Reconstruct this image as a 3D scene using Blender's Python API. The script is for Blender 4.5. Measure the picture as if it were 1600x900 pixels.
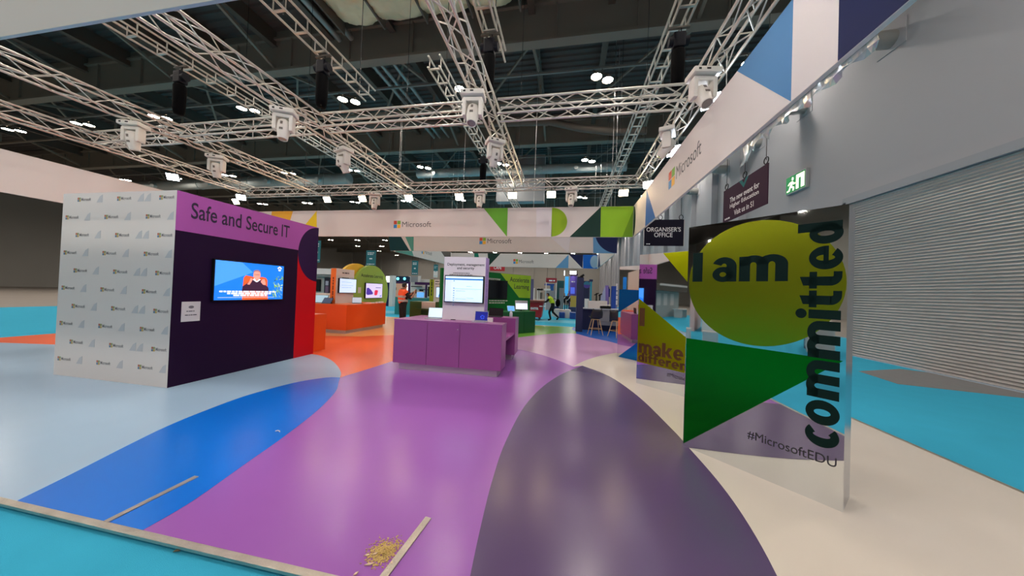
import bpy, bmesh, math, random
from mathutils import Vector, Matrix
random.seed(7)
for o in list(bpy.data.objects): bpy.data.objects.remove(o)
S = bpy.context.scene; COL = S.collection
PI = math.pi
V = Vector

# ------------------------------------------------------------------ camera, world, exposure
FPX, YAW, PITCH, ROLL, EYE = 468.2, .17974, .013606, .036523, 1.62
_f = V((-math.sin(YAW)*math.cos(PITCH), math.cos(YAW)*math.cos(PITCH), math.sin(PITCH)))
_r0 = V((math.cos(YAW), math.sin(YAW), 0)); _u0 = _r0.cross(_f)
CR = math.cos(ROLL)*_r0 + math.sin(ROLL)*_u0
CU = -math.sin(ROLL)*_r0 + math.cos(ROLL)*_u0
CF = _f
cam = bpy.data.cameras.new('camera'); camo = bpy.data.objects.new('camera', cam); COL.objects.link(camo)
cam.sensor_fit = 'HORIZONTAL'; cam.sensor_width = 36; cam.lens = 36*FPX/1600
cam.clip_start = .02; cam.clip_end = 400
camo.matrix_world = Matrix(((CR.x, CU.x, -CF.x, 0), (CR.y, CU.y, -CF.y, 0), (CR.z, CU.z, -CF.z, EYE), (0, 0, 0, 1)))
S.camera = camo
W = bpy.data.worlds.new('hall_air'); S.world = W; W.use_nodes = True
W.node_tree.nodes['Background'].inputs[0].default_value = (.8, .9, 1, 1)
W.node_tree.nodes['Background'].inputs[1].default_value = .25
S.view_settings.view_transform = 'Standard'; S.view_settings.look = 'None'
S.view_settings.gamma = 1; S.view_settings.use_curve_mapping = False
S.view_settings.exposure = 0.7
S.cycles.use_denoising = True
S.cycles.max_bounces = 8; S.cycles.diffuse_bounces = 3; S.cycles.glossy_bounces = 4
S.cycles.sample_clamp_indirect = 6
LAMP_L = 110.0      # high-bay lens radiance
FILL_L = 80.0         # added fill floodlights on the unseen near truss
FLOOD_L = 30.0      # truss floodlight lens radiance

# ------------------------------------------------------------------ measuring: pixel of the 1600x900 frame -> point
EYEP = V((0, 0, EYE))
def ray(x, y): return CR*((x-800)/FPX) + CU*((450-y)/FPX) + CF
def FL(x, y, z=0): d = ray(x, y); return EYEP + d*((z-EYE)/d.z)
def OY(x, y, Y): d = ray(x, y); return EYEP + d*(Y/d.y)
def OX(x, y, X): d = ray(x, y); return EYEP + d*(X/d.x)
def ON(x, y, P, n): d = ray(x, y); return EYEP + d*((V(P)-EYEP).dot(V(n))/d.dot(V(n)))

# ------------------------------------------------------------------ materials
def lin(c): return c/12.92 if c <= .04045 else ((c+.055)/1.055)**2.4
def rgb(r, g, b): return (lin(r/255), lin(g/255), lin(b/255), 1)
MATS = {}
def mat(name, col, rough=.5, metal=0., spec=.5, emit=0., bump=0., bscale=40., vary=0., vscale=6., stretch=None, coat=0.):
    if name in MATS: return MATS[name]
    m = bpy.data.materials.new(name); m.use_nodes = True; MATS[name] = m
    nt = m.node_tree; b = nt.nodes['Principled BSDF']
    c = rgb(*col)
    b.inputs['Base Color'].default_value = c; b.inputs['Roughness'].default_value = rough
    b.inputs['Metallic'].default_value = metal; b.inputs['Specular IOR Level'].default_value = spec
    if coat: b.inputs['Coat Weight'].default_value = coat
    if emit:
        b.inputs['Emission Color'].default_value = c; b.inputs['Emission Strength'].default_value = emit
    if bump or vary:
        tc = nt.nodes.new('ShaderNodeTexCoord')
        src = tc.outputs['Object']
        if stretch:
            mp = nt.nodes.new('ShaderNodeMapping'); mp.inputs['Scale'].default_value = stretch
            nt.links.new(src, mp.inputs[0]); src = mp.outputs[0]
    if vary:
        n = nt.nodes.new('ShaderNodeTexNoise'); n.inputs['Scale'].default_value = vscale; n.inputs['Detail'].default_value = 5
        nt.links.new(src, n.inputs['Vector'])
        mx = nt.nodes.new('ShaderNodeMix'); mx.data_type = 'RGBA'
        mx.inputs['A'].default_value = tuple(x*(1-vary) for x in c[:3])+(1,)
        mx.inputs['B'].default_value = tuple(min(1, x*(1+vary)) for x in c[:3])+(1,)
        nt.links.new(n.outputs[0], mx.inputs['Factor']); nt.links.new(mx.outputs['Result'], b.inputs['Base Color'])
    if bump:
        n = nt.nodes.new('ShaderNodeTexNoise'); n.inputs['Scale'].default_value = bscale; n.inputs['Detail'].default_value = 6
        nt.links.new(src, n.inputs['Vector'])
        bp = nt.nodes.new('ShaderNodeBump'); bp.inputs['Strength'].default_value = bump; bp.inputs['Distance'].default_value = .02
        nt.links.new(n.outputs[0], bp.inputs['Height']); nt.links.new(bp.outputs[0], b.inputs['Normal'])
    return m
def vinyl(name, col): return mat(name, col, rough=.24, spec=.5, vary=.04, vscale=1.5)

# ------------------------------------------------------------------ mesh builder
class MB:
    def __init__(s): s.v = []; s.f = []; s.m = []; s.sm = []; s.cur = 0
    def mat(s, i): s.cur = i; return s
    def add(s, vs, fs, smooth=False):
        o = len(s.v); s.v += [V(p) for p in vs]
        for f in fs: s.f.append([o+i for i in f]); s.m.append(s.cur); s.sm.append(smooth)
        return s
    def box(s, x0, x1, y0, y1, z0, z1, bev=0.):
        if bev <= 0:
            return s.add([(x0,y0,z0),(x1,y0,z0),(x1,y1,z0),(x0,y1,z0),(x0,y0,z1),(x1,y0,z1),(x1,y1,z1),(x0,y1,z1)],
                  [(0,3,2,1),(4,5,6,7),(0,1,5,4),(1,2,6,5),(2,3,7,6),(3,0,4,7)])
        bm = bmesh.new(); bmesh.ops.create_cube(bm, size=1)
        for v in bm.verts: v.co = V(((x0+x1)/2+v.co.x*(x1-x0), (y0+y1)/2+v.co.y*(y1-y0), (z0+z1)/2+v.co.z*(z1-z0)))
        bmesh.ops.bevel(bm, geom=bm.edges[:], offset=bev, segments=2, affect='EDGES', profile=.7)
        bm.verts.index_update()
        s.add([v.co.copy() for v in bm.verts], [[v.index for v in f.verts] for f in bm.faces]); bm.free(); return s
    def obox(s, c, dx, dy, dz):            # oriented box: centre and three half vectors
        c, dx, dy, dz = V(c), V(dx), V(dy), V(dz); P = []
        for k in (-1, 1):
            for a, b in ((-1,-1),(1,-1),(1,1),(-1,1)): P.append(c+dx*a+dy*b+dz*k)
        return s.add(P, [(0,3,2,1),(4,5,6,7),(0,1,5,4),(1,2,6,5),(2,3,7,6),(3,0,4,7)])
    def bar(s, a, b, w, h=None, up=(0,0,1)):
        a, b = V(a), V(b); h = h or w; d = (b-a); n = d.normalized(); u = V(up)
        if abs(n.dot(u)) > .95: u = V((1,0,0))
        x = n.cross(u).normalized(); y = x.cross(n)
        return s.obox((a+b)/2, d/2, x*w/2, y*h/2)
    def cyl(s, a, b, r, seg=10, r2=None, caps=True):
        a, b = V(a), V(b); n = (b-a).normalized(); r2 = r if r2 is None else r2
        u = V((0,0,1)) if abs(n.z) < .9 else V((1,0,0)); x = n.cross(u).normalized(); y = n.cross(x)
        ring = [x*math.cos(2*PI*i/seg)+y*math.sin(2*PI*i/seg) for i in range(seg)]
        s.add([a+q*r for q in ring]+[b+q*r2 for q in ring], [(i,(i+1)%seg,seg+(i+1)%seg,seg+i) for i in range(seg)], True)
        if caps:
            s.add([a+q*r for q in ring], [list(range(seg-1,-1,-1))]); s.add([b+q*r2 for q in ring], [list(range(seg))])
        return s
    def tube(s, pts, r, seg=8):
        pts = [V(p) for p in pts]; n = len(pts); base = len(s.v); px = None; vs = []
        for i, p in enumerate(pts):
            t = (pts[min(i+1,n-1)]-pts[max(i-1,0)]).normalized()
            if px is None:
                u = V((0,0,1)) if abs(t.z) < .9 else V((1,0,0)); px = t.cross(u).normalized()
            px = (px - t*px.dot(t)).normalized(); y = t.cross(px)
            vs += [p+(px*math.cos(2*PI*k/seg)+y*math.sin(2*PI*k/seg))*r for k in range(seg)]
        fs = [(i*seg+k, i*seg+(k+1)%seg, (i+1)*seg+(k+1)%seg, (i+1)*seg+k) for i in range(n-1) for k in range(seg)]
        s.add(vs, fs, True); s.add(vs[:seg], [list(range(seg))]); s.add(vs[-seg:], [list(range(seg))]); return s
    def lathe(s, prof, c=(0,0,0), seg=20, ax=(0,0,1)):
        c = V(c); n = V(ax).normalized(); u = V((0,0,1)) if abs(n.z) < .9 else V((1,0,0)); x = n.cross(u).normalized(); y = n.cross(x)
        vs = [c+n*z+(x*math.cos(2*PI*k/seg)+y*math.sin(2*PI*k/seg))*max(r,1e-4) for r, z in prof for k in range(seg)]
        s.add(vs, [(i*seg+k, i*seg+(k+1)%seg, (i+1)*seg+(k+1)%seg, (i+1)*seg+k) for i in range(len(prof)-1) for k in range(seg)], True); return s
    def ell(s, c, rx, ry, rz, seg=14, rings=9):
        c = V(c); vs = []
        for i in range(rings+1):
            t = PI*i/rings
            vs += [c+V((rx*math.sin(t)*math.cos(2*PI*k/seg), ry*math.sin(t)*math.sin(2*PI*k/seg), rz*math.cos(t))) for k in range(seg)]
        s.add(vs, [(i*seg+k, (i+1)*seg+k, (i+1)*seg+(k+1)%seg, i*seg+(k+1)%seg) for i in range(rings) for k in range(seg)], True); return s
    def prism(s, pts, t):                  # polygon pushed along the vector t
        pts = [V(p) for p in pts]; n = len(pts); t = V(t)
        nn = V((0,0,0))
        for i in range(n): nn += pts[i].cross(pts[(i+1)%n])
        if nn.dot(t) < 0: pts = pts[::-1]
        s.add(pts+[p+t for p in pts], [list(range(n-1,-1,-1)), list(range(n,2*n))]+[(i,(i+1)%n,n+(i+1)%n,n+i) for i in range(n)]); return s
    def build(s, name, m, parent=None, world=False, coll=None):
        me = bpy.data.meshes.new(name)
        vs = s.v
        if world and parent is not None:
            iv = parent_m(parent).inverted(); vs = [iv @ p for p in vs]
        me.from_pydata([tuple(p) for p in vs], [], s.f)
        for mm in (m if isinstance(m, (list, tuple)) else [m]): me.materials.append(mm)
        for p, i, q in zip(me.polygons, s.m, s.sm): p.material_index = i; p.use_smooth = q
        bm = bmesh.new(); bm.from_mesh(me); bmesh.ops.recalc_face_normals(bm, faces=bm.faces[:])
        big = [f for f in bm.faces if len(f.verts) > 4]
        if big: bmesh.ops.triangulate(bm, faces=big)
        bm.to_mesh(me); bm.free(); me.update()
        o = bpy.data.objects.new(name, me); COL.objects.link(o)
        if parent is not None: o.parent = parent
        return o
def parent_m(p):
    m = Matrix.Identity(4)
    while p is not None:
        m = (Matrix.Translation(p.location) @ p.rotation_euler.to_matrix().to_4x4()) @ m; p = p.parent
    return m
def thing(name, label, cat, loc=(0,0,0), rz=0., group=None):
    o = bpy.data.objects.new(name, None); COL.objects.link(o); o.empty_display_size = .1
    o.location = loc; o.rotation_euler = (0,0,rz); o['label'] = label; o['category'] = cat
    if group: o['group'] = group
    return o
def tag(o, label, cat, group=None):
    o['label'] = label; o['category'] = cat
    if group: o['group'] = group
    return o
def struct(o): o['kind'] = 'structure'; return o
def dup(root, loc, rz=None, label=None, group=None):
    r = root.copy(); COL.objects.link(r); r.location = loc
    if rz is not None: r.rotation_euler = (0,0,rz)
    if label: r['label'] = label
    if group: r['group'] = group
    for ch in list(root.children):
        c = ch.copy(); COL.objects.link(c); c.parent = r
        for g in ch.children:
            d = g.copy(); COL.objects.link(d); d.parent = c
    return r
FONT = {}
def text_data(s, bold, align, ls, track=1.):
    cu = bpy.data.curves.new('t', 'FONT'); cu.body = s; cu.size = 1; cu.offset = bold; cu.align_x = align
    cu.resolution_u = 4; cu.space_line = ls; cu.space_character = track; cu.extrude = 0
    ob = bpy.data.objects.new('t', cu); COL.objects.link(ob)
    dg = bpy.context.evaluated_depsgraph_get(); dg.update()
    me = bpy.data.meshes.new_from_object(ob.evaluated_get(dg))
    bpy.data.objects.remove(ob); bpy.data.curves.remove(cu)
    return me
def text(s, m, parent, org, right, up, w=None, h=None, bold=0., align='LEFT', name='lettering', t=.0015, ls=1., mirror=False, stroke=0.):
    """lettering whose outline box starts at org (lower left) and measures w x h along right / up, standing t proud"""
    me = text_data(s, bold, align, ls, 1.+max(0, bold-.01)*1.9)
    xs = [v.co.x for v in me.vertices]; ys = [v.co.y for v in me.vertices]
    x0, x1, y0, y1 = min(xs), max(xs), min(ys), max(ys)
    if w is None: w = h*(x1-x0)/(y1-y0)
    if h is None: h = w*(y1-y0)/(x1-x0)
    org, R_, U_ = V(org), V(right).normalized(), V(up).normalized(); N = R_.cross(U_)
    iv = parent_m(parent).inverted() if parent is not None else Matrix.Identity(4)
    sx, sy = w/(x1-x0), h/(y1-y0)
    bm = bmesh.new(); bm.from_mesh(me); bpy.data.meshes.remove(me)
    for v in bm.verts: v.co = iv @ (org + R_*((v.co.x-x0)*sx) + U_*((v.co.y-y0)*sy) + N*(.0004+t))
    nl = iv.to_3x3() @ N; bm.normal_update()      # printed flat on the face
    for f in bm.faces:
        if f.normal.dot(nl) < 0: f.normal_flip()
    me2 = bpy.data.meshes.new(name); bm.to_mesh(me2); bm.free(); me2.materials.append(m)
    o = bpy.data.objects.new(name, me2); COL.objects.link(o)
    if parent is not None: o.parent = parent
    return o
def panel(name, pts, m, parent, n, t=.0015, off=.0003):
    """flat printed shape lying on a face with outward normal n"""
    n = V(n).normalized()
    return MB().prism([V(p)+n*off for p in pts], n*t).build(name, m, parent, True)
def heavy(s, m, parent, org, right, up, w, h, name='heavy_lettering'):
    """fat grotesque lettering drawn as flat film; bbox w x h from org"""
    polys = []
    def bar(x0, y0, x1, y1): polys.append([(X+x0,y0),(X+x1,y0),(X+x1,y1),(X+x0,y1)])
    def pg(*p): polys.append([(X+x, y) for x, y in p])
    def ring(cx, cy, ro, so, ri, si, a0=0, a1=360, n=28):
        A = [math.radians(a0+(a1-a0)*i/n) for i in range(n+1)]
        for a, c in zip(A, A[1:]): polys.append([(X+cx+ri*math.cos(a), cy+si*math.sin(a)), (X+cx+ro*math.cos(a), cy+so*math.sin(a)), (X+cx+ro*math.cos(c), cy+so*math.sin(c)), (X+cx+ri*math.cos(c), cy+si*math.sin(c))])
    def arch(cx): ring(cx, .64, .46, .39, .1, .12, 0, 180); bar(cx+.1, 0, cx+.46, .645)
    X = 0.
    for ch in s:
        if ch == 'I': bar(0,0,.4,1.3); adv = .4
        elif ch == 'a': ring(.42,.62,.44,.41,.1,.14,0,158); bar(.5,0,.86,.63); ring(.38,.3,.38,.32,.12,.1); adv = .86
        elif ch == 'm': bar(0,0,.36,1); arch(.46); arch(1.02); adv = 1.48
        elif ch == 'n': bar(0,0,.36,1); arch(.46); adv = .92
        elif ch == 'r': bar(0,0,.36,1); ring(.5,.6,.5,.43,.14,.1,88,178); bar(.48,.7,.64,1.03); adv = .64
        elif ch == 'c': ring(.46,.5,.46,.53,.1,.27,48,312); adv = .78
        elif ch == 'o': ring(.48,.5,.48,.53,.13,.26); adv = .96
        elif ch == 'e': ring(.47,.5,.47,.53,.12,.29,0,318); bar(.2,.4,.94,.565); adv = .94
        elif ch == 'd': ring(.42,.5,.42,.53,.1,.26); bar(.52,0,.88,1.42); adv = .88
        elif ch == 'i': bar(0,0,.36,1); ring(.18,1.25,.2,.19,0,0); adv = .36
        elif ch == 't': pg((.12,.3),(.48,.3),(.48,1.32),(.12,1.2)); bar(0,.75,.68,1.0); ring(.5,.34,.38,.36,.02,.1,180,272); bar(.49,-.02,.68,.24); adv = .68
        elif ch == 'f': bar(.12,0,.48,1.06); bar(0,.75,.68,1.0); ring(.54,1.04,.42,.42,.06,.16,88,180); bar(.53,1.2,.72,1.46); adv = .64
        elif ch == 'k': bar(0,0,.36,1.42); pg((.3,.42),(.62,1),(1.02,1),(.64,.5)); pg((.3,.5),(.56,.68),(1.06,0),(.66,0),(.36,.42)); adv = 1.02
        else: adv = .22
        X += adv+.085
    xs = [p[0] for q in polys for p in q]; ys = [p[1] for q in polys for p in q]
    x0, x1, y0, y1 = min(xs), max(xs), min(ys), max(ys)
    org, R_, U_ = V(org), V(right).normalized(), V(up).normalized(); N = R_.cross(U_)
    base = -y0 if y0 < 0 else 0; sx, sy = w/(x1-x0), h/y1
    b = MB()
    for q in polys: b.add([org+R_*((x-x0)*sx)+U_*(y*sy)+N*.0006 for x, y in q], [list(range(len(q)))])
    return b.build(name, m, parent, True)
def arc(c, r, a0, a1, R_, U_, n=24, ry=None):
    c, R_, U_ = V(c), V(R_), V(U_)
    return [c+R_*(r*math.cos(a0+(a1-a0)*i/n))+U_*((ry or r)*math.sin(a0+(a1-a0)*i/n)) for i in range(n+1)]
def dashes(rows, m, parent, org, right, up, name='small_print', seed=1, n=(0,0,0), t=.001):
    """unreadable small print: rows of (x offset, y offset, length, height)"""
    R_, U_ = V(right).normalized(), V(up).normalized(); N = R_.cross(U_); rnd = random.Random(seed); b = MB()
    for x, y, L, h in rows:
        q = x
        while q < x+L-h*.5:
            l = min(h*rnd.uniform(1.2, 4.2), x+L-q); p = V(org)+R_*q+U_*y+N*.0006
            b.prism([p, p+R_*l, p+R_*l+U_*h, p+U_*h], N*t); q += l+h*.55
    return b.build(name, m, parent, True)

# ------------------------------------------------------------------ palette
WHITE = mat('painted_white', (226,220,216), .45)
FASC = mat('fascia_fabric_white', (222,214,210), .6, bump=.02, bscale=3)
BLACK = mat('black_plastic', (12,12,14), .4, spec=.3)
ALU = mat('aluminium', (200,200,198), .32, 1.)
TRUSS = mat('truss_aluminium', (206,202,194), .38, .85)
STEEL = mat('dark_steel', (96,88,80), .6, .2)
STEEL2 = mat('painted_roof_steel', (126,119,108), .6)
DECK = mat('roof_deck', (84,80,78), .7, vary=.15, vscale=.6)
CARPET = mat('cyan_carpet', (62,176,212), .95, spec=.1, bump=.3, bscale=300, vary=.06, vscale=3)
PURP = mat('purple_laminate', (158,84,150), .32)
LMAG = mat('pink_purple_print', (182,92,172), .6, spec=.2)
DPUR = mat('midnight_purple_print', (34,8,44), .6, spec=.15)
RED = mat('red_print', (206,8,26), .6, spec=.2)
ORNG = mat('orange_laminate', (236,88,20), .35)
GREEN = mat('dark_green_print', (20,106,48), .6, spec=.2)
LIME = mat('lime_print', (158,196,52), .6, spec=.2)
KICK = mat('brushed_plinth', (200,192,196), .35, .6)
INK = mat('dark_ink', (40,36,48), .6)
GREYINK = mat('grey_ink', (92,90,92), .6)
MSR = mat('logo_red', (216,76,46), .5); MSG = mat('logo_green', (124,176,50), .5)
MSB = mat('logo_blue', (44,138,206), .5); MSY = mat('logo_yellow', (244,182,38), .5)
NAVY = mat('navy_print', (30,40,84), .6, spec=.2)
SKY = mat('sky_blue_print', (104,160,208), .6, spec=.2)
MBLU = mat('mid_blue_print', (58,112,184), .6, spec=.2)
DGRN = mat('bottle_green_print', (30,62,54), .6, spec=.2)
SCREENW = mat('screen_white', (206,228,244), .3, emit=.5)
SCRB = mat('screen_blue', (24,118,232), .3, emit=.62)

def logo(parent, org, right, up, h, tw=None, ink=None, word=True):
    """four colour squares and the word beside them; org = lower left of the squares, h = their height"""
    R_, U_ = V(right).normalized(), V(up).normalized(); N = R_.cross(U_); q = h*.475; g = h*.05; org = V(org)
    b = MB()
    for i, (a, c) in enumerate(((0, q+g), (q+g, q+g), (0, 0), (q+g, 0))):
        b.mat(i); p = org+R_*a+U_*c+N*.0004; b.prism([p, p+R_*q, p+R_*q+U_*q, p+U_*q], N*.0012)
    b.build('logo_squares', [MSR, MSG, MSB, MSY], parent, True)
    if word: text('Microsoft', ink or GREYINK, parent, org+R_*(h*1.25)+U_*(h*.16), R_, U_, w=tw or h*3.2, h=h*.72, bold=.0)

# ------------------------------------------------------------------ the hall
XR, YF, YB, XL, ZC = 9.1, 88., -26., -70., 14.2
struct(MB().prism([(-27,-9,-.06),(XR,-9,-.06),(XR,46,-.06),(-27,46,-.06)], (0,0,.03)).build('floor', CARPET))
screed = mat('hall_screed', (150,142,134), .6, vary=.08, vscale=.3)
b = MB()
for x0, x1, y0, y1 in ((XL,XR,YB,-9),(XL,XR,46,YF),(XL,-27,-9,46)): b.prism([(x0,y0,-.06),(x1,y0,-.06),(x1,y1,-.06),(x0,y1,-.06)], (0,0,.03))
struct(b.build('floor_outer', screed))
grey_fl = mat('bare_concrete', (128,128,130), .7, vary=.1)
struct(MB().prism([(7.2,8.9,-.03),(8.7,9.62,-.03),(9.1,9.4,-.03),(9.1,7.2,-.03),(6.98,7.75,-.03)], (0,0,.002)).build('floor_bare_patch', grey_fl))
struct(MB().prism([(-30,17.5,-.03),(9,17.3,-.03),(9,19.0,-.03),(-30,19.6,-.03)], (0,0,.002)).build('floor_pale_aisle', mat('pale_blue_carpet', (120,196,220), .95, spec=.1)))
hw = mat('hall_wall_white', (166,168,174), .75, vary=.03, vscale=.4)
hg = mat('hall_wall_grey', (156,154,148), .8, vary=.06, vscale=.2)
struct(MB().box(XR, XR+.3, YB, 5.6, -.06, ZC).box(XR, XR+.3, 5.6, 11.75, 5.05, ZC).box(XR, XR+.3, 11.75, YF, -.06, ZC).build('wall_right', hw))
struct(MB().box(XL, XR+.3, YF, YF+.3, -.06, ZC).build('wall_back', hg))
struct(MB().box(XL-.3, XL, YB, YF, -.06, ZC).build('wall_left', hg))
struct(MB().box(XL, XR+.3, YB-.3, YB, -.06, ZC).build('wall_front', hg))
b = MB()
for i in range(22): b.box(XR-.34, XR+.05, 17.5+i*3.1, 17.5+i*3.1+.9, -.04, ZC-.1)
struct(b.build('wall_right_pilasters', hw))
b = MB()
for i in range(12): b.box(-66+i*6.2, -65.4+i*6.2, YF-.3, YF+.05, -.04, ZC-.1)
struct(b.build('wall_back_pilasters', hg))
struct(MB().box(XR-.06, XR+.1, 5.5, 11.85, 4.93, 5.15).box(XR-.06, XR+.1, 11.73, 11.88, -.03, 5.0).build('trim_1', mat('door_trim_grey', (150,156,164), .5)))
b = MB(); n = 62                                   # roller shutter, slat by slat curve
for i in range(n):
    z = -.03+i*4.98/n; h = 4.98/n
    b.add([(XR+.06,5.6,z),(XR+.06,11.75,z),(XR+.025,11.75,z+h*.45),(XR+.025,5.6,z+h*.45),(XR+.06,11.75,z+h),(XR+.06,5.6,z+h)], [(0,1,2,3),(3,2,4,5)])
struct(b.build('door_1', mat('shutter_steel', (184,180,178), .45, .3)))
# roof deck with its corrugation
b = MB(); prof = []; y = YB; 
while y < 48: prof += [(y, ZC), (y+.16, ZC), (y+.2, ZC-.09), (y+.36, ZC-.09)]; y += .4
b.add([p for yy, zz in prof for p in ((XL, yy, zz), (XR+.2, yy, zz))], [(2*i, 2*i+1, 2*i+3, 2*i+2) for i in range(len(prof)-1)])
b.prism([(XL,48,ZC),(XR+.2,48,ZC),(XR+.2,YF,ZC),(XL,YF,ZC)], (0,0,.1))
struct(b.build('ceiling', DECK))
for k in range(-3, 9):                             # box girders across the hall
    y = 12.35+8.6*k
    b = MB().box(XL, XR, y-.06, y+.06, 12.15, ZC-.1).box(XL, XR, y-.22, y+.22, 12.02, 12.14).box(XL, XR, y-.2, y+.2, 13.6, 13.7)
    x = XL+2
    while x < XR-1: b.box(x, x+.05, y-.16, y+.16, 12.14, 13.6); x += 3.2
    struct(b.build('ceiling_girder', STEEL2))
b = MB(); x = 4.6
while x > -48: b.box(x-.05, x+.05, YB, 56, 13.35, ZC-.12).box(x-.14, x+.14, YB, 56, 13.28, 13.35); x -= 3.2
struct(b.build('ceiling_purlins', STEEL))
b = MB(); rnd = random.Random(3)                    # bracing between the girders, hanging from the purlins
for k in range(-2, 6):
    y = 12.35+8.6*k
    for x in [4.6-6.4*i for i in range(9)]:
        if k == -1 and -11 < x < 1: continue
        b.bar((x, y, 12.3), (x, y+3.2, 13.35), .13); b.bar((x, y+8.6, 12.3), (x, y+5.4, 13.35), .13)
        b.bar((x, y+4.3, 12.4), (x-6.4, y+4.3, 12.4), .12); b.bar((x, y+4.3, 12.4), (x, y+4.3, 13.4), .1)
        b.bar((x-3.2, y+4.3, 12.4), (x, y+1.2, 13.35), .09)
struct(b.build('ceiling_bracing', STEEL2))
b = MB()
for k in range(-4, 9):
    b.bar((XL, 14.0+8.6*k, 12.0), (XR, 14.0+8.6*k, 12.0), .09)
struct(b.build('ceiling_rails', mat('rail_steel', (130,130,126), .5, .3)))

# ------------------------------------------------------------------ booth floor: printed vinyl on a low platform
def F2(pts, z=0): return [FL(x, y, z) for x, y in pts]
PX0, PX1, PY0, PY1 = -14.0, 4.05, 1.49, 15.2
VW = vinyl('vinyl_warm_white', (226,216,204)); VPU = vinyl('vinyl_purple', (160,96,184)); VDP = vinyl('vinyl_aubergine', (90,70,112))
VBL = vinyl('vinyl_blue', (8,116,226)); VLB = vinyl('vinyl_pale_blue', (166,196,222)); VPK = vinyl('vinyl_pink', (206,160,208))
VCO = vinyl('vinyl_coral', (252,110,66)); VLO = vinyl('vinyl_peach', (252,172,104)); VGR = vinyl('vinyl_leaf_green', (122,184,66))
VCB = vinyl('vinyl_cobalt', (36,104,206))
b = MB()
b.mat(0).box(PX0, PX1, PY0, PY1, -.035, 0)
lay = [0]
def patch(i, pts):
    lay[0] += 1; z = .0004*lay[0]
    b.mat(i).add([V((max(PX0, min(PX1, p[0])), max(PY0, min(PY1, p[1])), z)) for p in pts], [list(range(len(pts)))])
patch(1, [(PX0,PY0),(-.45,PY0),(-.45,9),(PX0,9)])                                   # purple ground
coral = [(-14,4.5),(-5.5,5.0),(-4.5,4.7),(-3.95,4.62),(-3.88,4.7),(-3.8,5.3),(-3.72,6.1),(-3.6,7),(-3.4,8.2),(-3.0,9.6),(-3,15.2),(-14,15.2)]
patch(6, coral)
patch(7, [(-8.2,8.2),(-7.2,8.5),(-6.48,8.75),(-5.8,9.4),(-4.6,10.3),(-3.2,11),(-3,15.2),(-14,15.2),(-14,8.2)])
patch(0, [(-14,15.0),(-3,15.0),(-3,15.2),(-14,15.2)])
blue_edge = [(-2.63,1.49),(-2.645,1.77),(-2.76,2.22),(-2.9,2.76),(-3.12,3.42),(-3.42,4.06),(-3.7,4.45),(-3.88,4.7)]
lb_edge = [(-3.88,4.7),(-4.1,4.62),(-4.32,4.3),(-4.42,3.9),(-4.45,3.5),(-4.38,3.0),(-4.28,2.6),(-4.12,2.21),(-3.93,1.8),(-3.8,1.49)]
def smooth(pts, n=4):
    P = [V((p[0], p[1], 0)) for p in pts]; out = []
    for i in range(len(P)-1):
        p0, p1, p2, p3 = P[max(i-1,0)], P[i], P[i+1], P[min(i+2,len(P)-1)]
        for k in range(n):
            t = k/n; out.append(.5*((2*p1)+(p2-p0)*t+(2*p0-5*p1+4*p2-p3)*t*t+(3*p1-p0-3*p2+p3)*t**3))
    return out+[P[-1]]
patch(4, smooth([(-5.9,6.1),(-5.5,6.02),(-5.0,5.75),(-4.5,5.36),(-4.1,4.98),(-3.88,4.7)])+smooth(lb_edge)+[V((PX0,1.49,0)), V((PX0,4.6,0))])
patch(3, smooth(blue_edge)+smooth(lb_edge))
# pink, green and cobalt at the far side
pk_low = smooth([tuple(FL(*p)[:2]) for p in ((790,545),(813,546.7),(833,551),(853,556.7),(874,564),(895.6,573))])
pk_wh = smooth([tuple(FL(*p)[:2]) for p in ((895.6,573),(913,564),(936,556.7),(962,551.5),(985,548))])
wh_all = pk_wh+[V((PX1,9.9,0)), V((PX1,1.49,0)), V((.6,1.49,0)), V((.6,6,0))]
patch(0, [(-.45,1.49),(4.05,1.49),(4.05,15.2),(-.45,15.2)])
patch(1, [(-3.0,7.4),(-.5,1.6),(1.2,3.6),(.8,6.4),(.415,7.03)]+[(p.x,p.y) for p in pk_low[::-1]]+[(-3,8.4)])
patch(5, pk_low+pk_wh+[V((2.3,10.3,0)), V((1.73,10.71,0)), V((1.57,11.02,0)), V((.94,11.75,0)), V((.45,12.7,0)), V((-.3,12.45,0)), V((-.88,11.75,0)), V((-1.58,10.73,0)), V((-2.2,9.9,0)), V((-2.6,9.2,0)), V((-2.2,8.0,0))])
patch(8, [(-3.0,8.9),(-2.6,9.2),(-2.2,9.9),(-1.58,10.73),(-.88,11.75),(-.3,12.45),(.45,12.7),(.48,13.3),(.3,14.2),(.42,15.2),(-1.4,14.83),(-3.4,14.6),(-3.4,9)])
patch(9, [(.45,12.7),(.94,11.75),(1.57,11.02),(1.73,10.71),(2.3,10.3),(2.8,10.4),(3.0,15.2),(.42,15.2),(.3,14.2),(.48,13.3)])
dk = smooth([(-.46,1.49),(-.52,1.98),(-.57,2.54),(-.59,3.21),(-.53,4.26),(-.33,5.29),(-.01,6.21),(.415,7.03)], 5)
dk2 = smooth([(.415,7.03),(.9,6.3),(1.2,5.2),(1.335,4.04),(1.36,3.61),(1.385,3.01),(1.36,2.54),(1.28,2.06),(1.12,1.49)], 5)
patch(2, dk+dk2)
struct(b.build('floor_vinyl', [VW, VPU, VDP, VBL, VLB, VPK, VCO, VLO, VGR, VCB]))
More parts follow.
